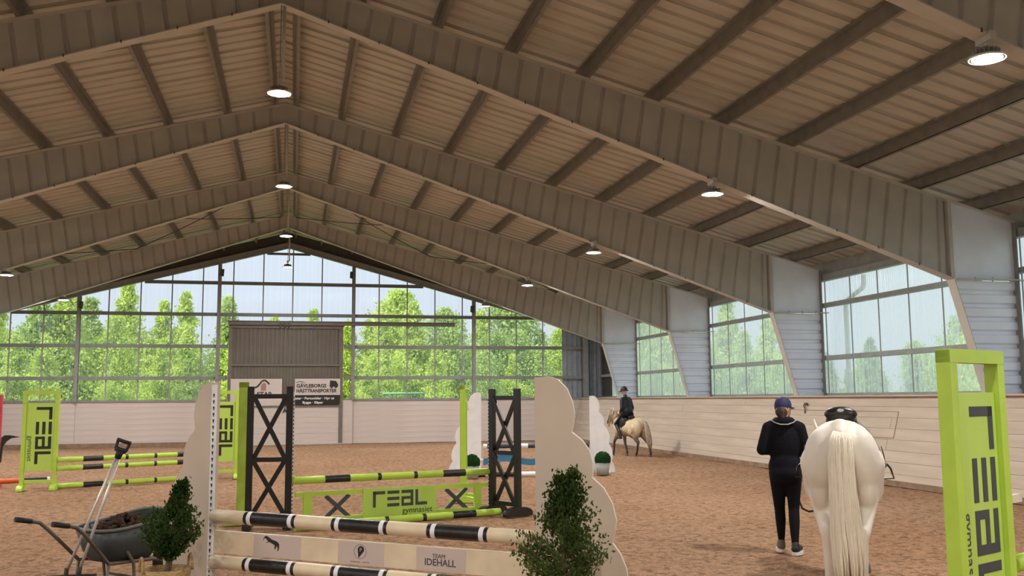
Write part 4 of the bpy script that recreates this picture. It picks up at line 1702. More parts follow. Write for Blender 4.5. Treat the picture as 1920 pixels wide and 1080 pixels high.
def tray():
    """open tray: thin shell with raked front, local x to the wheel"""
    mb = MB()
    sect = []
    n = 28
    def ring(x0, x1, hw, z0, z1, rad=0.35):
        # z rises from z0 at the handle end to z1 at the wheel end
        out = []
        for k in range(n):
            a = 2 * math.pi * k / n
            ex = 0.55
            cx_, sy_ = math.cos(a), math.sin(a)
            px = math.copysign(abs(cx_) ** ex, cx_)
            py = math.copysign(abs(sy_) ** ex, sy_)
            x = (x0 + x1) / 2 + px * (x1 - x0) / 2
            q = (x - x0) / (x1 - x0)
            y = py * hw
            out.append((x, y, z0 + (z1 - z0) * q ** 1.6))
        return out
    outer = [ring(-0.22, 0.24, 0.20, 0.27, 0.27), ring(-0.27, 0.32, 0.25, 0.36, 0.38), ring(-0.33, 0.46, 0.31, 0.55, 0.66)]
    inner = [ring(-0.32, 0.45, 0.30, 0.55, 0.66), ring(-0.255, 0.305, 0.235, 0.36, 0.38), ring(-0.20, 0.22, 0.18, 0.285, 0.285)]
    o = 0
    for rg in outer + inner:
        mb.v.extend(rg)
    for i in range(5):
        for k in range(n):
            mb.f.append([i * n + k, i * n + (k + 1) % n, (i + 1) * n + (k + 1) % n, (i + 1) * n + k])
            mb.m.append(0)
            mb.s.append(True)
    mb.f.append(list(reversed(range(n))))
    mb.m.append(0)
    mb.s.append(False)
    mb.f.append([5 * n + k for k in range(n)])
    mb.m.append(0)
    mb.s.append(False)
    rim = MB()
    rim.tube(outer[2] + [outer[2][0]], 0.014, 8, caps=False)
    return mb, rim


tm_, rm_ = tray()
tm_.build('tray', 'barrow', barrow)
rm_.build('tray_rim', 'barrow_rim', barrow)
for sg in (-1, 1):
    y = sg * 0.23
    mb = MB()
    mb.tube([(-0.78, sg * 0.29, 0.665), (-0.66, sg * 0.29, 0.64), (-0.58, sg * 0.285, 0.62), (-0.50, sg * 0.28, 0.55), (-0.24, y, 0.27), (0.22, y * 0.8, 0.25), (0.44, sg * 0.09, 0.20)], 0.017, 8)
    mb.build('handle_bar', 'tube_steel', barrow)
    MB().tube([(-0.79, sg * 0.29, 0.667), (-0.65, sg * 0.29, 0.638)], 0.023, 10).build('grip', 'rubber', barrow)
    mb = MB()
    mb.tube([(-0.24, y, 0.53), (-0.14, y * 1.02, 0.46), (0.0, y, 0.25), (0.02, y, 0.02), (-0.02, y, 0.012), (-0.26, y, 0.012), (-0.24, y, 0.26)], 0.015, 8)
    mb.build('leg', 'tube_steel', barrow)
MB().tube([(0.02, -0.23, 0.12), (0.02, 0.23, 0.12)], 0.012, 6).build('leg_brace', 'tube_steel', barrow)
mb = MB()
mb.tube([(0.10, -0.12, 0.245), (0.30, -0.12, 0.33), (0.56, -0.10, 0.36), (0.66, -0.09, 0.30), (0.66, -0.08, 0.20)], 0.016, 8)
mb.tube([(0.66, 0.08, 0.20), (0.66, 0.09, 0.30), (0.56, 0.10, 0.36), (0.30, 0.12, 0.33)], 0.016, 8)
mb.tube([(0.56, -0.10, 0.36), (0.56, 0.10, 0.36)], 0.016, 8)
mb.build('wheel_guard', 'galv', barrow)
wh = MB()
wh.lathe([(0.10, -0.04), (0.15, -0.045), (0.185, -0.03), (0.195, 0.0), (0.185, 0.03), (0.15, 0.045), (0.10, 0.04), (0.10, -0.04)], 28)
wh.v = [(p[0] + 0.55, p[2], p[1] + 0.195) for p in wh.v]
tyre = wh.build('wheel', 'tyre', barrow)
hb = MB()
hb.lathe([(0.0001, -0.03), (0.10, -0.02), (0.10, 0.02), (0.0001, 0.03)], 20)
hb.v = [(p[0] + 0.55, p[2], p[1] + 0.195) for p in hb.v]
hb.build('wheel_hub', 'galv', tyre)

mh = MB()
rm = random.Random(4)
cs, sn = math.cos(wz), math.sin(wz)
mh.sphere((0.05, 0, 0.46), (0.27, 0.215, 0.10), 20, 12)
for k in range(230):
    r_ = rm.random() ** 0.5
    a = rm.uniform(0, 6.28)
    x = 0.06 + 0.29 * r_ * math.cos(a)
    y = 0.20 * r_ * math.sin(a)
    z = 0.555 + 0.085 * (1 - r_) + 0.05 * (x + 0.1) + rm.uniform(-0.02, 0.012)
    e = Euler((rm.uniform(0, 3), rm.uniform(0, 3), rm.uniform(0, 3))).to_matrix()
    mh.sphere((x, y, z), (rm.uniform(.016, .034), rm.uniform(.014, .026), rm.uniform(.012, .022)), 7, 5, rot=e)
hp = tag(mh.build('manure_heap', 'manure', None, WB + Vector((0, 0, 0.0)), wz), 'heap of brown horse manure in the wheelbarrow tray', 'manure')
hp['kind'] = 'stuff'

# double-handled scoop leaning on the barrow
sc = thing('manure_scoop', 'long aluminium-handled manure scoop with black grip leaning on the wheelbarrow', 'scoop', (-1.86, 8.86, 0))
topv = Vector((0.41, -0.02, 1.20))
botl, botr = Vector((0.02, 0.02, 0.22)), Vector((0.13, -0.02, 0.23))
for bt, off in ((botl, Vector((-0.012, 0, 0))), (botr, Vector((0.012, 0, 0)))):
    MB().tube([bt, bt.lerp(topv + off, 0.45), topv + off], 0.0125, 8).build('handle_tube', 'alu', sc)
    MB().tube([bt + Vector((0, 0, -0.05)), bt + Vector((0.01, 0, 0.05))], 0.018, 8).build('tube_socket', 'scoop', sc)
dd = (topv - (botl + botr) / 2).normalized()
g0 = topv - dd * 0.03
side_ = dd.cross(Vector((0, 1, 0))).normalized()
mb = MB()
mb.tube([g0, g0 + dd * 0.07], [0.026, 0.034], 10)
mb.tube([g0 + dd * 0.04, g0 + dd * 0.08 - side_ * 0.044, g0 + dd * 0.15 - side_ * 0.050], 0.013, 8)
mb.tube([g0 + dd * 0.04, g0 + dd * 0.08 + side_ * 0.044, g0 + dd * 0.15 + side_ * 0.050], 0.013, 8)
mb.tube([g0 + dd * 0.075 - side_ * 0.046, g0 + dd * 0.075 + side_ * 0.046], 0.022, 8)
mb.tube([g0 + dd * 0.15 - side_ * 0.060, g0 + dd * 0.15 + side_ * 0.060], 0.016, 8)
mb.build('loop_grip', 'rubber', sc)
mb = MB()
mb.box((0.06, 0.05, 0.11), (0.40, 0.012, 0.20))
mb.box((0.06, -0.13, 0.016), (0.40, 0.36, 0.012))
for sx_ in (-0.14, 0.26):
    mb.box((sx_, -0.10, 0.07), (0.012, 0.30, 0.12))
mb.build('scoop_blade', 'scoop', sc)


# ------------------------------------------------------------------ horses
def horse_prims(neck, head, hind, fore, wide=1.0):
    """fused muscle masses; y forward, buttocks near y = 0, hooves on z = 0"""
    P = [('e', (0, 0.34, 1.20), (0.285 * wide, 0.42, 0.255)),
         ('e', (-0.155 * wide, 0.16, 1.10), (0.155, 0.22, 0.29)), ('e', (0.155 * wide, 0.16, 1.10), (0.155, 0.22, 0.29)),
         ('e', (0, 0.80, 1.08), (0.315 * wide, 0.62, 0.335)), ('e', (0, 1.00, 1.22), (0.20, 0.55, 0.24)),
         ('e', (0, 1.18, 1.33), (0.09, 0.26, 0.16)), ('e', (0, 1.32, 1.07), (0.235, 0.27, 0.33)),
         ('c', (0, 0.02, 1.33), 0.06, (0, 0.18, 1.38), 0.09)]
    for sg, (hip, stifle, hock, fet, toe) in zip((-1, 1), hind):
        P += [('c', (sg * 0.16, *hip), 0.19, (sg * 0.185, *stifle), 0.145), ('c', (sg * 0.175, stifle[0] - 0.06, stifle[1] + 0.02), 0.135, (sg * 0.135, *hock), 0.062),
              ('e', (sg * 0.17, hip[0] - 0.14, hip[1] - 0.18), (0.10, 0.15, 0.22)),
              ('c', (sg * 0.135, hock[0] - 0.025, hock[1] + 0.045), 0.042, (sg * 0.135, hock[0], hock[1] - 0.04), 0.052),
              ('c', (sg * 0.135, *hock), 0.052, (sg * 0.13, *fet), 0.042), ('c', (sg * 0.13, *fet), 0.048, (sg * 0.13, toe[0] - 0.02, 0.06), 0.046)]
    for sg, (elb, knee, fet, toe) in zip((-1, 1), fore):
        P += [('c', (sg * 0.15, 1.30, 1.05), 0.13, (sg * 0.16, *elb), 0.095), ('c', (sg * 0.16, *elb), 0.085, (sg * 0.14, *knee), 0.055), ('e', (sg * 0.14, *knee), (0.052, 0.055, 0.07)),
              ('c', (sg * 0.14, *knee), 0.047, (sg * 0.14, *fet), 0.038), ('c', (sg * 0.14, *fet), 0.046, (sg * 0.14, toe[0] - 0.02, 0.06), 0.046)]
    for (a, ra), (b, rb) in zip(neck[:-1], neck[1:]):
        P += [('c', a, ra, b, rb), ('c', (a[0], a[1] + 0.05, a[2] - ra * 0.55), ra * 0.8, (b[0], b[1] + 0.02, b[2] - rb * 0.5), rb * 0.8)]
    for (a, ra), (b, rb) in zip(head[:-1], head[1:]):
        P.append(('c', a, ra, b, rb))
    return P


def ears(parent, poll, d, matname, s=1.0):
    for sg in (-1, 1):
        mb = MB()
        b = Vector(poll) + Vector((sg * 0.05 * s, 0, 0))
        tip = b + Vector((sg * 0.035 * s, d * s, 0.16 * s))
        mb.tube([b, b.lerp(tip, 0.45), tip], [0.026 * s, 0.034 * s, 0.004], 8, flat=0.5)
        mb.build('ear', matname, parent)


def hair_bundle(name, matname, parent, spine, widths, strands, seed, rad=0.011, depth=0.5):
    rr = random.Random(seed)
    mb = MB()
    sp = [Vector(p) for p in spine]
    for k in range(strands):
        a = rr.uniform(0, 2 * math.pi)
        q = math.sqrt(rr.random())
        ux, uy = q * math.cos(a), q * math.sin(a) * depth
        end = rr.uniform(0.80, 1.0)
        pts, rs = [], []
        m = len(sp) - 1
        for i in range(m + 1):
            t = i * end
            j = min(int(t), m - 1)
            c = sp[j].lerp(sp[j + 1], t - j)
            w = widths[j] + (widths[j + 1] - widths[j]) * (t - j)
            pts.append(c + Vector((ux * w + rr.gauss(0, 0.004), uy * w + rr.gauss(0, 0.004), 0)))
            rs.append(rad * (1.0 if i < m else 0.35))
        mb.tube(pts, rs, 5)
    return mb.build(name, matname, parent)


# --- white horse being led away
WHX, WHY, WHA = 4.44, 7.28, 0.565
wh_ = thing('white_horse', 'white saddled horse seen from behind, led beside the person in black', 'horse', (WHX, WHY, 0), -WHA)
hind = [((0.30, 1.08), (0.44, 0.86), (0.04, 0.53), (0.06, 0.16), (0.12, 0.0)), ((0.28, 1.08), (0.40, 0.86), (-0.06, 0.53), (-0.05, 0.16), (0.02, 0.0))]
fore = [((1.26, 0.82), (1.20, 0.47), (1.16, 0.15), (1.20, 0)), ((1.28, 0.82), (1.38, 0.47), (1.40, 0.15), (1.45, 0))]
HXO = -0.19
neck = [((0, 1.30, 1.22), 0.20), ((-0.08, 1.54, 1.22), 0.15), ((HXO, 1.74, 1.19), 0.11)]
head = [((HXO, 1.76, 1.18), 0.11), ((HXO - 0.11, 1.94, 0.95), 0.085), ((HXO - 0.14, 2.00, 0.82), 0.062), ((HXO - 0.15, 2.02, 0.77), 0.058)]
blob('body', horse_prims(neck, head, hind, fore), 'white_horse', 0.018, 7, wh_)
ears(wh_, (HXO, 1.74, 1.27), 0.02, 'white_horse')
for sg, hs in zip((-1, 1), (hind, hind)):
    toe = hind[0 if sg < 0 else 1][4]
    MB().lathe([(0.062, 0.0), (0.050, 0.075), (0.0001, 0.08)], 14).build('hoof', 'hoof', wh_, (sg * 0.13, toe[0], 0))
    toe = fore[0 if sg < 0 else 1][3]
    MB().lathe([(0.062, 0.0), (0.050, 0.075), (0.0001, 0.08)], 14).build('hoof', 'hoof', wh_, (sg * 0.14, toe[0], 0))
hair_bundle('tail', 'horse_hair', wh_, [(0, 0.03, 1.36), (0, -0.075, 1.30), (0.0, -0.13, 1.15), (0.0, -0.14, 0.85), (0.015, -0.14, 0.55), (0.03, -0.15, 0.30), (0.03, -0.15, 0.06)],
            [0.05, 0.088, 0.095, 0.098, 0.118, 0.125, 0.10], 420, 9, 0.012, 0.6)
hair_bundle('mane', 'horse_hair', wh_, [(HXO, 1.72, 1.30), (HXO - 0.02, 1.66, 1.28), (HXO + 0.10, 1.58, 1.12)], [0.06, 0.08, 0.08], 40, 4, 0.009, 1.2)

sd = thing('saddle', 'black leather saddle with a pale badge on the white horse', 'saddle', (WHX, WHY, 0), -WHA)
blob('seat', [('e', (0, 0.92, 1.475), (0.13, 0.27, 0.035)), ('e', (0, 0.70, 1.495), (0.145, 0.065, 0.070)), ('e', (0, 1.16, 1.50), (0.10, 0.07, 0.06)), ('e', (-0.08, 0.92, 1.44), (0.06, 0.26, 0.05)), ('e', (0.08, 0.92, 1.44), (0.06, 0.26, 0.05))], 'leather', 0.014, 4, sd)
bd = MB()
bd.sphere((0, 0.632, 1.53), (0.030, 0.008, 0.014), 12, 8)
bd.build('cantle_badge', 'pad_white', sd)


for sg in (-1, 1):
    mb = MB()
    # flap: thick curved sheet hugging the barrel
    rows = [(0.12, 1.43), (0.225, 1.33), (0.295, 1.20), (0.318, 1.06), (0.314, 0.96)]
    nrow = len(rows)
    for (lift, ) in ((0.0,), (0.018,)):
        for (x, z) in rows:
            t_ = (1.44 - z) / 0.48
            for y in (0.76 + 0.02 * t_, 0.93, 1.12 + 0.06 * math.sin(math.pi * t_)):
                mb.v.append((sg * (x + lift), y, z))
    k3 = nrow * 3
    for i in range(nrow - 1):
        for j in range(2):
            a = i * 3 + j
            mb.f += [[a, a + 1, a + 4, a + 3], [k3 + a, k3 + a + 3, k3 + a + 4, k3 + a + 1]]
            mb.m += [0, 0]
            mb.s += [True, True]
    mb.build('flap', 'leather', sd)
    mb = MB()
    rows = [(0.10, 1.42), (0.215, 1.33), (0.287, 1.20), (0.310, 1.06), (0.308, 0.98)]
    for (x, z) in rows:
        for y in (0.58, 0.9, 1.22):
            mb.v.append((sg * (x + 0.002), y, z))
    for i in range(4):
        for j in range(2):
            a = i * 3 + j
            mb.f.append([a, a + 1, a + 4, a + 3])
            mb.m.append(0)
            mb.s.append(True)
    pad = mb.build('saddle_pad', 'pad_white', sd)
    md = pad.modifiers.new('thickness', 'SOLIDIFY')
    md.thickness = 0.012
    # stirrup leather and iron
    mb = MB()
    mb.tube([(sg * 0.335, 0.98, 1.20), (sg * 0.355, 0.97, 1.10), (sg * 0.362, 0.96, 1.02)], 0.011, 6, flat=0.5)
    mb.build('stirrup_leather', 'leather', sd)
    mb = MB()
    c = Vector((sg * 0.375, 0.95, 0.94))
    mb.tube([c + Vector((0, 0, 0.10)), c + Vector((-0.03, -0.03, 0.06)), c + Vector((-0.055, -0.05, -0.03)), c + Vector((0.055, 0.05, -0.03)), c + Vector((0.03, 0.03, 0.06)), c + Vector((0, 0, 0.10))], 0.009, 6)
    mb.build('stirrup_iron', 'leather', sd)
br = thing('bridle', 'black leather bridle on the white horse', 'bridle', (WHX, WHY, 0), -WHA)
mb = MB()
mb.tube([(HXO - 0.15, 1.76, 1.060), (HXO - 0.13, 1.73, 1.200), (HXO - 0.06, 1.715, 1.305), (HXO + 0.06, 1.715, 1.305), (HXO + 0.12, 1.76, 1.190), (HXO + 0.06, 1.86, 1.010)], 0.014, 6)
mb.tube([(HXO - 0.15, 1.76, 1.060), (HXO - 0.20, 1.90, 0.940), (HXO - 0.22, 1.97, 0.840)], 0.012, 6)
mb.build('head_strap', 'leather', br)
mb = MB()
mb.tube([(HXO - 0.22, 1.93, 0.890), (HXO - 0.12, 2.06, 0.910), (HXO - 0.03, 1.97, 0.870), (HXO - 0.12, 1.89, 0.810), (HXO - 0.22, 1.93, 0.890)], 0.011, 6)
mb.build('nose_band', 'leather', br)
rp_ = thing('lead_rope', 'black lead rope with a hanging loop between the person and the white horse', 'rope', (5.17, 9.58, 0), -0.45)
mb = MB()
mb.tube([(-0.02, 0.30, 1.02), (0.05, 0.30, 1.00), (0.10, 0.28, 0.85), (0.11, 0.16, 0.62), (0.16, 0.0, 0.47), (0.22, -0.05, 0.445), (0.27, -0.06, 0.455), (0.295, -0.05, 0.50)], 0.011, 8)
mb.build('rope_loop', 'leather', rp_)


# ------------------------------------------------------------------ person leading the horse
def hand_prims(wrist, d, up, side):
    """palm and five bent fingers; d points along the hand, side to the thumb"""
    w, d, up, side = Vector(wrist), Vector(d).normalized(), Vector(up).normalized(), Vector(side).normalized()
    P = [('c', w, 0.024, w + d * 0.05, 0.030), ('c', w + d * 0.03 + side * 0.018, 0.020, w + d * 0.085 + side * 0.026, 0.014), ('c', w + d * 0.03 - side * 0.018, 0.020, w + d * 0.08 - side * 0.026, 0.014)]
    for k, L in enumerate((0.070, 0.080, 0.075, 0.060)):
        o = w + d * 0.085 + side * (0.027 - 0.018 * k)
        a = o + d * L * 0.45 - up * 0.010
        b = a + d * L * 0.10 - up * L * 0.42
        c = b - d * L * 0.28 - up * L * 0.12
        P += [('c', o, 0.0095, a, 0.009), ('c', a, 0.009, b, 0.0085), ('c', b, 0.0085, c, 0.0075)]
    o = w + d * 0.035 + side * 0.032
    a = o + d * 0.032 + side * 0.022 - up * 0.012
    P += [('c', o, 0.013, a, 0.011), ('c', a, 0.011, a + d * 0.028 - side * 0.006 - up * 0.016, 0.009)]
    return P


pz = -0.45
lady = thing('person', 'person in black hooded jacket and leggings with navy cap, leading the white horse', 'person', (5.17, 9.58, 0), pz)
LH, RH = (-0.085, 0.20, 1.06), (0.10, 0.235, 1.03)
body = [('e', (0.0, 0.01, 1.535), (0.072, 0.092, 0.108)), ('e', (0.035, 0.065, 1.50), (0.05, 0.05, 0.065)), ('c', (0, -0.005, 1.36), 0.052, (0, 0.005, 1.46), 0.05),
        ('e', (0, 0, 1.15), (0.14, 0.085, 0.24)), ('e', (0, 0, 0.90), (0.13, 0.10, 0.12)),
        ('c', (-0.15, 0, 1.33), 0.045, (-0.21, -0.03, 1.08), 0.036), ('c', (-0.21, -0.03, 1.08), 0.036, LH, 0.026), ('c', (0.15, 0, 1.33), 0.045, (0.20, -0.02, 1.07), 0.036), ('c', (0.20, -0.02, 1.07), 0.036, RH, 0.026),
        ('c', (-0.15, 0, 1.33), 0.045, (0.15, 0, 1.33), 0.045),
        ('c', (-0.085, 0, 0.86), 0.075, (-0.07, 0.09, 0.48), 0.045), ('c', (-0.07, 0.09, 0.48), 0.045, (-0.065, 0.10, 0.09), 0.030),
        ('c', (0.085, 0, 0.86), 0.075, (0.07, 0.01, 0.47), 0.045), ('c', (0.07, 0.01, 0.47), 0.045, (0.065, -0.10, 0.09), 0.030),
        ('e', (0.079, 0.098, 1.525), (0.013, 0.016, 0.022), (0, 0, -0.5))]
# nose, ears, chin on the head turned to the right
hd = Vector((math.sin(0.75), math.cos(0.75), 0))
hc = Vector((0, 0.01, 1.53))
hs_ = Vector((hd.y, -hd.x, 0))
body += [('c', hc + hd * 0.088 + Vector((0, 0, 0.012)), 0.010, hc + hd * 0.104 + Vector((0, 0, -0.018)), 0.013),
         ('e', hc + hd * 0.075 + Vector((0, 0, -0.075)), (0.03, 0.03, 0.025)),
         ('e', hc + hs_ * 0.074 + Vector((0, 0, -0.005)), (0.012, 0.018, 0.028)), ('e', hc - hs_ * 0.074 + Vector((0, 0, -0.005)), (0.012, 0.018, 0.028)),
         ('c', hc + hd * 0.088 + hs_ * 0.02 + Vector((0, 0, -0.048)), 0.008, hc + hd * 0.088 - hs_ * 0.02 + Vector((0, 0, -0.048)), 0.008)]
body += hand_prims(LH, (0.55, 0.8, 0.0), (0, 0.2, 1), (0.3, -0.1, 0.9)) + hand_prims(RH, (-0.45, 0.85, 0.0), (0, 0.2, 1), (-0.3, -0.1, 0.9))
blob('body', body, 'skin', 0.0085, 2, lady)
for sg in (-1, 1):
    mb = MB()
    mb.sphere(hc + hd * 0.083 + hs_ * sg * 0.030 + Vector((0, 0, 0.018)), 0.011, 10, 8)
    mb.build('eye', 'hair', lady)
jk = [('e', (0, 0.005, 1.16), (0.182, 0.125, 0.27)), ('c', (-0.125, 0, 1.33), 0.075, (0.125, 0, 1.33), 0.075), ('e', (0, -0.005, 0.90), (0.178, 0.135, 0.20)), ('e', (0, -0.03, 0.84), (0.17, 0.13, 0.12)),
      ('c', (-0.16, 0, 1.32), 0.07, (-0.235, -0.03, 1.09), 0.062), ('c', (-0.235, -0.03, 1.09), 0.060, (-0.11, 0.16, 1.062), 0.040),
      ('c', (0.16, 0, 1.32), 0.07, (0.222, -0.02, 1.07), 0.060), ('c', (0.222, -0.02, 1.07), 0.058, (0.115, 0.195, 1.035), 0.040),
      ('e', (0, -0.055, 1.385), (0.115, 0.075, 0.062)), ('c', (-0.075, 0.0, 1.40), 0.04, (0.075, 0.0, 1.40), 0.04), ('c', (-0.05, -0.055, 1.41), 0.035, (0.05, -0.055, 1.41), 0.035)]
blob('jacket', jk, 'cloth_navy', 0.013, 3, lady)
mb = MB()
mb.tube([(-0.135, 0.01, 1.405), (-0.10, -0.085, 1.385), (-0.04, -0.13, 1.362), (0.04, -0.13, 1.362), (0.10, -0.085, 1.385), (0.135, 0.01, 1.405)], [0.006, 0.007, 0.0065, 0.0065, 0.007, 0.006], 8)
mb.build('hood_trim', 'trim_white', lady)
lg = [('e', (0, -0.015, 0.86), (0.165, 0.13, 0.13)), ('c', (-0.085, 0, 0.84), 0.092, (-0.072, 0.085, 0.48), 0.060), ('c', (-0.072, 0.085, 0.48), 0.058, (-0.066, 0.075, 0.34), 0.056), ('c', (-0.066, 0.075, 0.34), 0.056, (-0.064, 0.10, 0.12), 0.036),
      ('c', (0.085, 0, 0.84), 0.092, (0.072, 0.01, 0.47), 0.060), ('c', (0.072, 0.01, 0.47), 0.058, (0.07, -0.035, 0.34), 0.058), ('c', (0.07, -0.035, 0.34), 0.058, (0.066, -0.10, 0.10), 0.037)]
blob('leggings', lg, 'cloth_black', 0.012, 3, lady)
for sg, (fx_, fy_, tw) in ((-1, (-0.068, 0.10, 0.10)), (1, (0.072, -0.10, -0.35))):
    d = Vector((-math.sin(tw), math.cos(tw), 0))
    h0 = Vector((fx_, fy_, 0))
    sh = blob('shoe', [('c', h0 + Vector((0, 0, 0.065)) - d * 0.03, 0.042, h0 + Vector((0, 0, 0.055)) + d * 0.13, 0.036), ('c', h0 + Vector((0, 0, 0.10)) - d * 0.01, 0.042, h0 + Vector((0, 0, 0.06)), 0.045)], 'shoe' if sg < 0 else 'rubber', 0.009, 2, lady)
    mb = MB()
    pts = []
    for k in range(20):
        a = 2 * math.pi * k / 20
        q = d * (0.06 + 0.125 * math.cos(a)) + Vector((d.y, -d.x, 0)) * (0.050 * math.sin(a) * (1 - 0.12 * math.cos(a)))
        pts.append(h0 + q)
    mb.add([p + Vector((0, 0, 0.0)) for p in pts] + [p + Vector((0, 0, 0.034)) for p in pts], [list(reversed(range(20))), list(range(20, 40))] + [[k, (k + 1) % 20, 20 + (k + 1) % 20, 20 + k] for k in range(20)])
    mb.build('sole', 'shoe_sole', sh)
# navy cap turned to the right
cp = MB()
prof = []
for k in range(9):
    a = math.pi / 2 * k / 8
    prof.append((0.090 * math.cos(a) ** 0.8 if k < 8 else 0.0001, 0.098 * math.sin(a)))
cp.lathe([(0.0885, -0.028)] + prof, 24)
cp.v = [(p[0] * 0.94, p[1] * 1.10, p[2]) for p in cp.v]
capo = cp.build('cap', 'cap_navy', lady, (0, 0.008, 1.558), rot=(math.radians(6), 0, -0.75))
md = capo.modifiers.new('thickness', 'SOLIDIFY')
md.thickness = 0.004
bm_ = MB()
vv = []
for k in range(13):
    a = math.radians(-62 + 124 * k / 12)
    vv.append((0.083 * math.sin(a), 0.098 * math.cos(a), -0.022))
for k in range(13):
    a = math.radians(-62 + 124 * k / 12)
    vv.append((0.080 * math.sin(a), 0.095 * math.cos(a) + 0.075 * math.cos(a * 1.3), -0.034 - 0.012 * abs(math.sin(a))))
bm_.add(vv, [[k, k + 1, 14 + k, 13 + k] for k in range(12)], 0, True)
bo = bm_.build('brim', 'cap_navy', capo)
md = bo.modifiers.new('thickness', 'SOLIDIFY')
md.thickness = 0.004
MB().tube([(0, -0.095, -0.02), (0, -0.10, -0.035)], 0.012, 8).build('cap_buckle', 'metal', capo)
blob('hair', [('e', (-0.02, -0.035, 1.50), (0.066, 0.066, 0.075)), ('c', (-0.015, -0.075, 1.50), 0.03, (-0.01, -0.085, 1.42), 0.022)], 'hair', 0.009, 2, lady)

# ------------------------------------------------------------------ pony and rider by the windowed wall
PNX, PNY, PNA, PS = 9.72, 26.15, -0.40, 0.745
pony = thing('dun_pony', 'pale dun pony with dark legs ridden along the windowed wall', 'horse', (PNX, PNY, 0), -PNA)


def scp(pr, s):
    out = []
    for p in pr:
        if p[0] == 'c':
            out.append(('c', Vector(p[1]) * s, p[2] * s, Vector(p[3]) * s, p[4] * s))
        else:
            out.append(('e', Vector(p[1]) * s, tuple(q * s for q in p[2]), *p[3:]))
    return out


hind = [((0.30, 1.08), (0.46, 0.86), (0.14, 0.53), (0.22, 0.17), (0.30, 0.0)), ((0.26, 1.08), (0.34, 0.86), (-0.16, 0.50), (-0.26, 0.16), (-0.22, 0.0))]
fore = [((1.28, 0.82), (1.50, 0.52), (1.52, 0.20), (1.58, 0)), ((1.24, 0.82), (1.18, 0.47), (1.06, 0.16), (1.10, 0))]
neck = [((0, 1.30, 1.22), 0.20), ((0, 1.50, 1.48), 0.155), ((0, 1.72, 1.64), 0.115)]
head = [((0, 1.75, 1.60), 0.115), ((0, 1.92, 1.34), 0.085), ((0, 1.97, 1.20), 0.062), ((0, 1.98, 1.15), 0.058)]
blob('body', scp(horse_prims(neck, head, hind, fore), PS), 'pony', 0.016, 5, pony)
ears(pony, (0, 1.72 * PS, 1.70 * PS), 0.03, 'pony', PS)
for i, sg in enumerate((-1, 1)):
    MB().lathe([(0.048, 0.0), (0.040, 0.055), (0.0001, 0.06)], 12).build('hoof', 'hoof', pony, (sg * 0.13 * PS, hind[i][4][0] * PS, 0))
    MB().lathe([(0.048, 0.0), (0.040, 0.055), (0.0001, 0.06)], 12).build('hoof', 'hoof', pony, (sg * 0.14 * PS, fore[i][3][0] * PS, 0))
hair_bundle('tail', 'pony_hair', pony, [(0, 0.02, 1.02), (0, -0.09, 0.98), (0.0, -0.17, 0.82), (0.0, -0.22, 0.60), (0.0, -0.26, 0.36), (0, -0.28, 0.22)], [0.03, 0.05, 0.07, 0.085, 0.08, 0.04], 120, 19, 0.010, 0.7)
hair_bundle('mane', 'pony_hair', pony, [(0, 1.24, 1.30), (-0.07, 1.18, 1.22), (-0.13, 1.12, 1.08)], [0.10, 0.12, 0.12], 50, 14, 0.008, 1.5)
ps_ = thing('pony_saddle', 'black saddle and pad under the rider on the dun pony', 'saddle', (PNX, PNY, 0), -PNA)
blob('seat', [('e', (0, 0.66, 1.085), (0.12, 0.23, 0.04)), ('e', (0, 0.46, 1.11), (0.12, 0.05, 0.055)), ('e', (-0.20, 0.68, 0.93), (0.045, 0.17, 0.17)), ('e', (0.20, 0.68, 0.93), (0.045, 0.17, 0.17)), ('e', (-0.13, 0.68, 1.04), (0.07, 0.19, 0.07)), ('e', (0.13, 0.68, 1.04), (0.07, 0.19, 0.07))], 'leather', 0.014, 3, ps_)
for sg in (-1, 1):
    mb = MB()
    c = Vector((sg * 0.275, 0.66, 0.52))
    mb.tube([c + Vector((0, 0, 0.32)), c + Vector((0, 0, 0.12)), c + Vector((-0.045, 0, 0.06)), c + Vector((-0.05, 0, -0.02)), c + Vector((0.05, 0, -0.02)), c + Vector((0.045, 0, 0.06)), c + Vector((0, 0, 0.12))], 0.008, 6)
    mb.build('stirrup', 'metal', ps_)
pb = thing('pony_bridle', 'dark bridle and reins on the dun pony', 'bridle', (PNX, PNY, 0), -PNA)
mb = MB()
mb.tube([(-0.09, 1.43, 0.92), (-0.095, 1.34, 1.12), (-0.05, 1.27, 1.28), (0.05, 1.27, 1.28), (0.095, 1.34, 1.12), (0.09, 1.43, 0.92)], 0.012, 6)
mb.build('head_strap', 'leather', pb)
mb = MB()
mb.tube([(-0.075, 1.44, 0.98), (0, 1.51, 1.0), (0.075, 1.44, 0.98), (0, 1.40, 0.95), (-0.075, 1.44, 0.98)], 0.012, 6)
mb.build('nose_band', 'leather', pb)
for sg in (-1, 1):
    mb = MB()
    mb.tube([(sg * 0.085, 1.43, 0.90), (sg * 0.16, 1.18, 1.02), (sg * 0.07, 0.92, 1.16)], 0.008, 6)
    mb.build('rein', 'leather', pb)
rider = thing('person', 'rider in black jacket, breeches and brimmed helmet on the dun pony', 'person', (PNX, PNY, 0), -PNA)
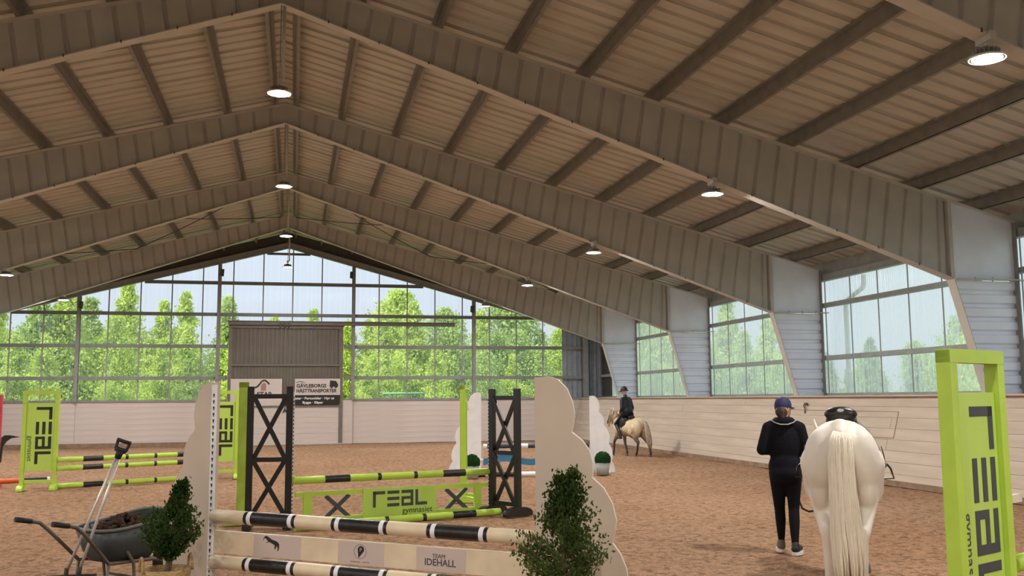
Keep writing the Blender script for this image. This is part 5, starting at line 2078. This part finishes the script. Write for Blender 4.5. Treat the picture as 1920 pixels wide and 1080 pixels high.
rb = [('e', (0, 0.60, 1.22), (0.13, 0.11, 0.12)), ('e', (0, 0.64, 1.42), (0.125, 0.085, 0.22)), ('c', (-0.12, 0.67, 1.58), 0.04, (0.12, 0.67, 1.58), 0.04), ('c', (0, 0.68, 1.60), 0.045, (0, 0.71, 1.72), 0.042),
      ('e', (0, 0.735, 1.80), (0.070, 0.088, 0.105)), ('c', (0, 0.82, 1.81), 0.008, (0, 0.838, 1.785), 0.011), ('e', (0, 0.80, 1.73), (0.03, 0.025, 0.022)),
      ('e', (0.07, 0.725, 1.80), (0.012, 0.018, 0.026)), ('e', (-0.07, 0.725, 1.80), (0.012, 0.018, 0.026))]
for sg in (-1, 1):
    rb += [('c', (sg * 0.14, 0.67, 1.57), 0.038, (sg * 0.19, 0.63, 1.33), 0.032), ('c', (sg * 0.19, 0.63, 1.33), 0.032, (sg * 0.075, 0.84, 1.20), 0.022),
           ('c', (sg * 0.09, 0.62, 1.18), 0.07, (sg * 0.22, 0.82, 0.90), 0.048), ('c', (sg * 0.22, 0.82, 0.90), 0.046, (sg * 0.27, 0.62, 0.58), 0.03), ('c', (sg * 0.27, 0.60, 0.545), 0.03, (sg * 0.275, 0.72, 0.53), 0.025)]
    rb += hand_prims((sg * 0.07, 0.85, 1.195), (-sg * 0.1, 0.95, -0.1), (sg * 0.9, 0, 0.3), (0, 0.1, 1))
blob('body', rb, 'skin', 0.010, 2, rider)
for sg in (-1, 1):
    MB().sphere((sg * 0.028, 0.812, 1.815), 0.010, 8, 6).build('eye', 'hair', rider)
rj = [('e', (0, 0.60, 1.26), (0.165, 0.14, 0.15)), ('e', (0, 0.64, 1.43), (0.155, 0.11, 0.23)), ('c', (-0.12, 0.66, 1.58), 0.065, (0.12, 0.66, 1.58), 0.065), ('c', (0, 0.68, 1.62), 0.06, (0, 0.69, 1.67), 0.055)]
for sg in (-1, 1):
    rj += [('c', (sg * 0.15, 0.66, 1.56), 0.06, (sg * 0.20, 0.62, 1.33), 0.050), ('c', (sg * 0.20, 0.62, 1.33), 0.048, (sg * 0.085, 0.81, 1.215), 0.036)]
blob('jacket', rj, 'rider_cloth', 0.013, 3, rider)
rl = [('e', (0, 0.58, 1.16), (0.16, 0.15, 0.12))]
for sg in (-1, 1):
    rl += [('c', (sg * 0.10, 0.62, 1.16), 0.095, (sg * 0.225, 0.82, 0.90), 0.066)]
blob('breeches', rl, 'cloth_black', 0.014, 3, rider)
for sg in (-1, 1):
    blob('boot', [('c', (sg * 0.225, 0.82, 0.88), 0.058, (sg * 0.262, 0.66, 0.70), 0.055), ('c', (sg * 0.262, 0.66, 0.70), 0.055, (sg * 0.275, 0.60, 0.56), 0.040), ('c', (sg * 0.275, 0.58, 0.53), 0.034, (sg * 0.28, 0.76, 0.525), 0.030)], 'leather', 0.012, 3, rider)
mb = MB()
prof = [(0.088, -0.03)] + [((0.094 * math.cos(math.pi / 2 * k / 8)) if k < 8 else 0.0001, 0.11 * math.sin(math.pi / 2 * k / 8)) for k in range(9)]
mb.lathe(prof, 20)
mb.v = [(p[0] * 0.95, p[1] * 1.12, p[2]) for p in mb.v]
hel = mb.build('helmet', 'rider_cloth', rider, (0, 0.73, 1.835), rot=(math.radians(-8), 0, 0.25))
mb = MB()
vv = []
for k in range(25):
    a = 2 * math.pi * k / 24
    vv.append((0.088 * math.sin(a), 0.102 * math.cos(a), -0.008))
for k in range(25):
    a = 2 * math.pi * k / 24
    e = 0.025 + 0.05 * max(0, math.cos(a)) + 0.01 * max(0, -math.cos(a))
    vv.append(((0.088 + e) * math.sin(a), (0.102 + e) * math.cos(a), -0.026))
mb.add(vv, [[k, k + 1, 26 + k, 25 + k] for k in range(24)], 0, True)
bo = mb.build('brim', 'rider_cloth', hel)
md = bo.modifiers.new('thickness', 'SOLIDIFY')
md.thickness = 0.006
rider.scale = (1.05, 1.05, 1.05)
rider.location.z = -0.035
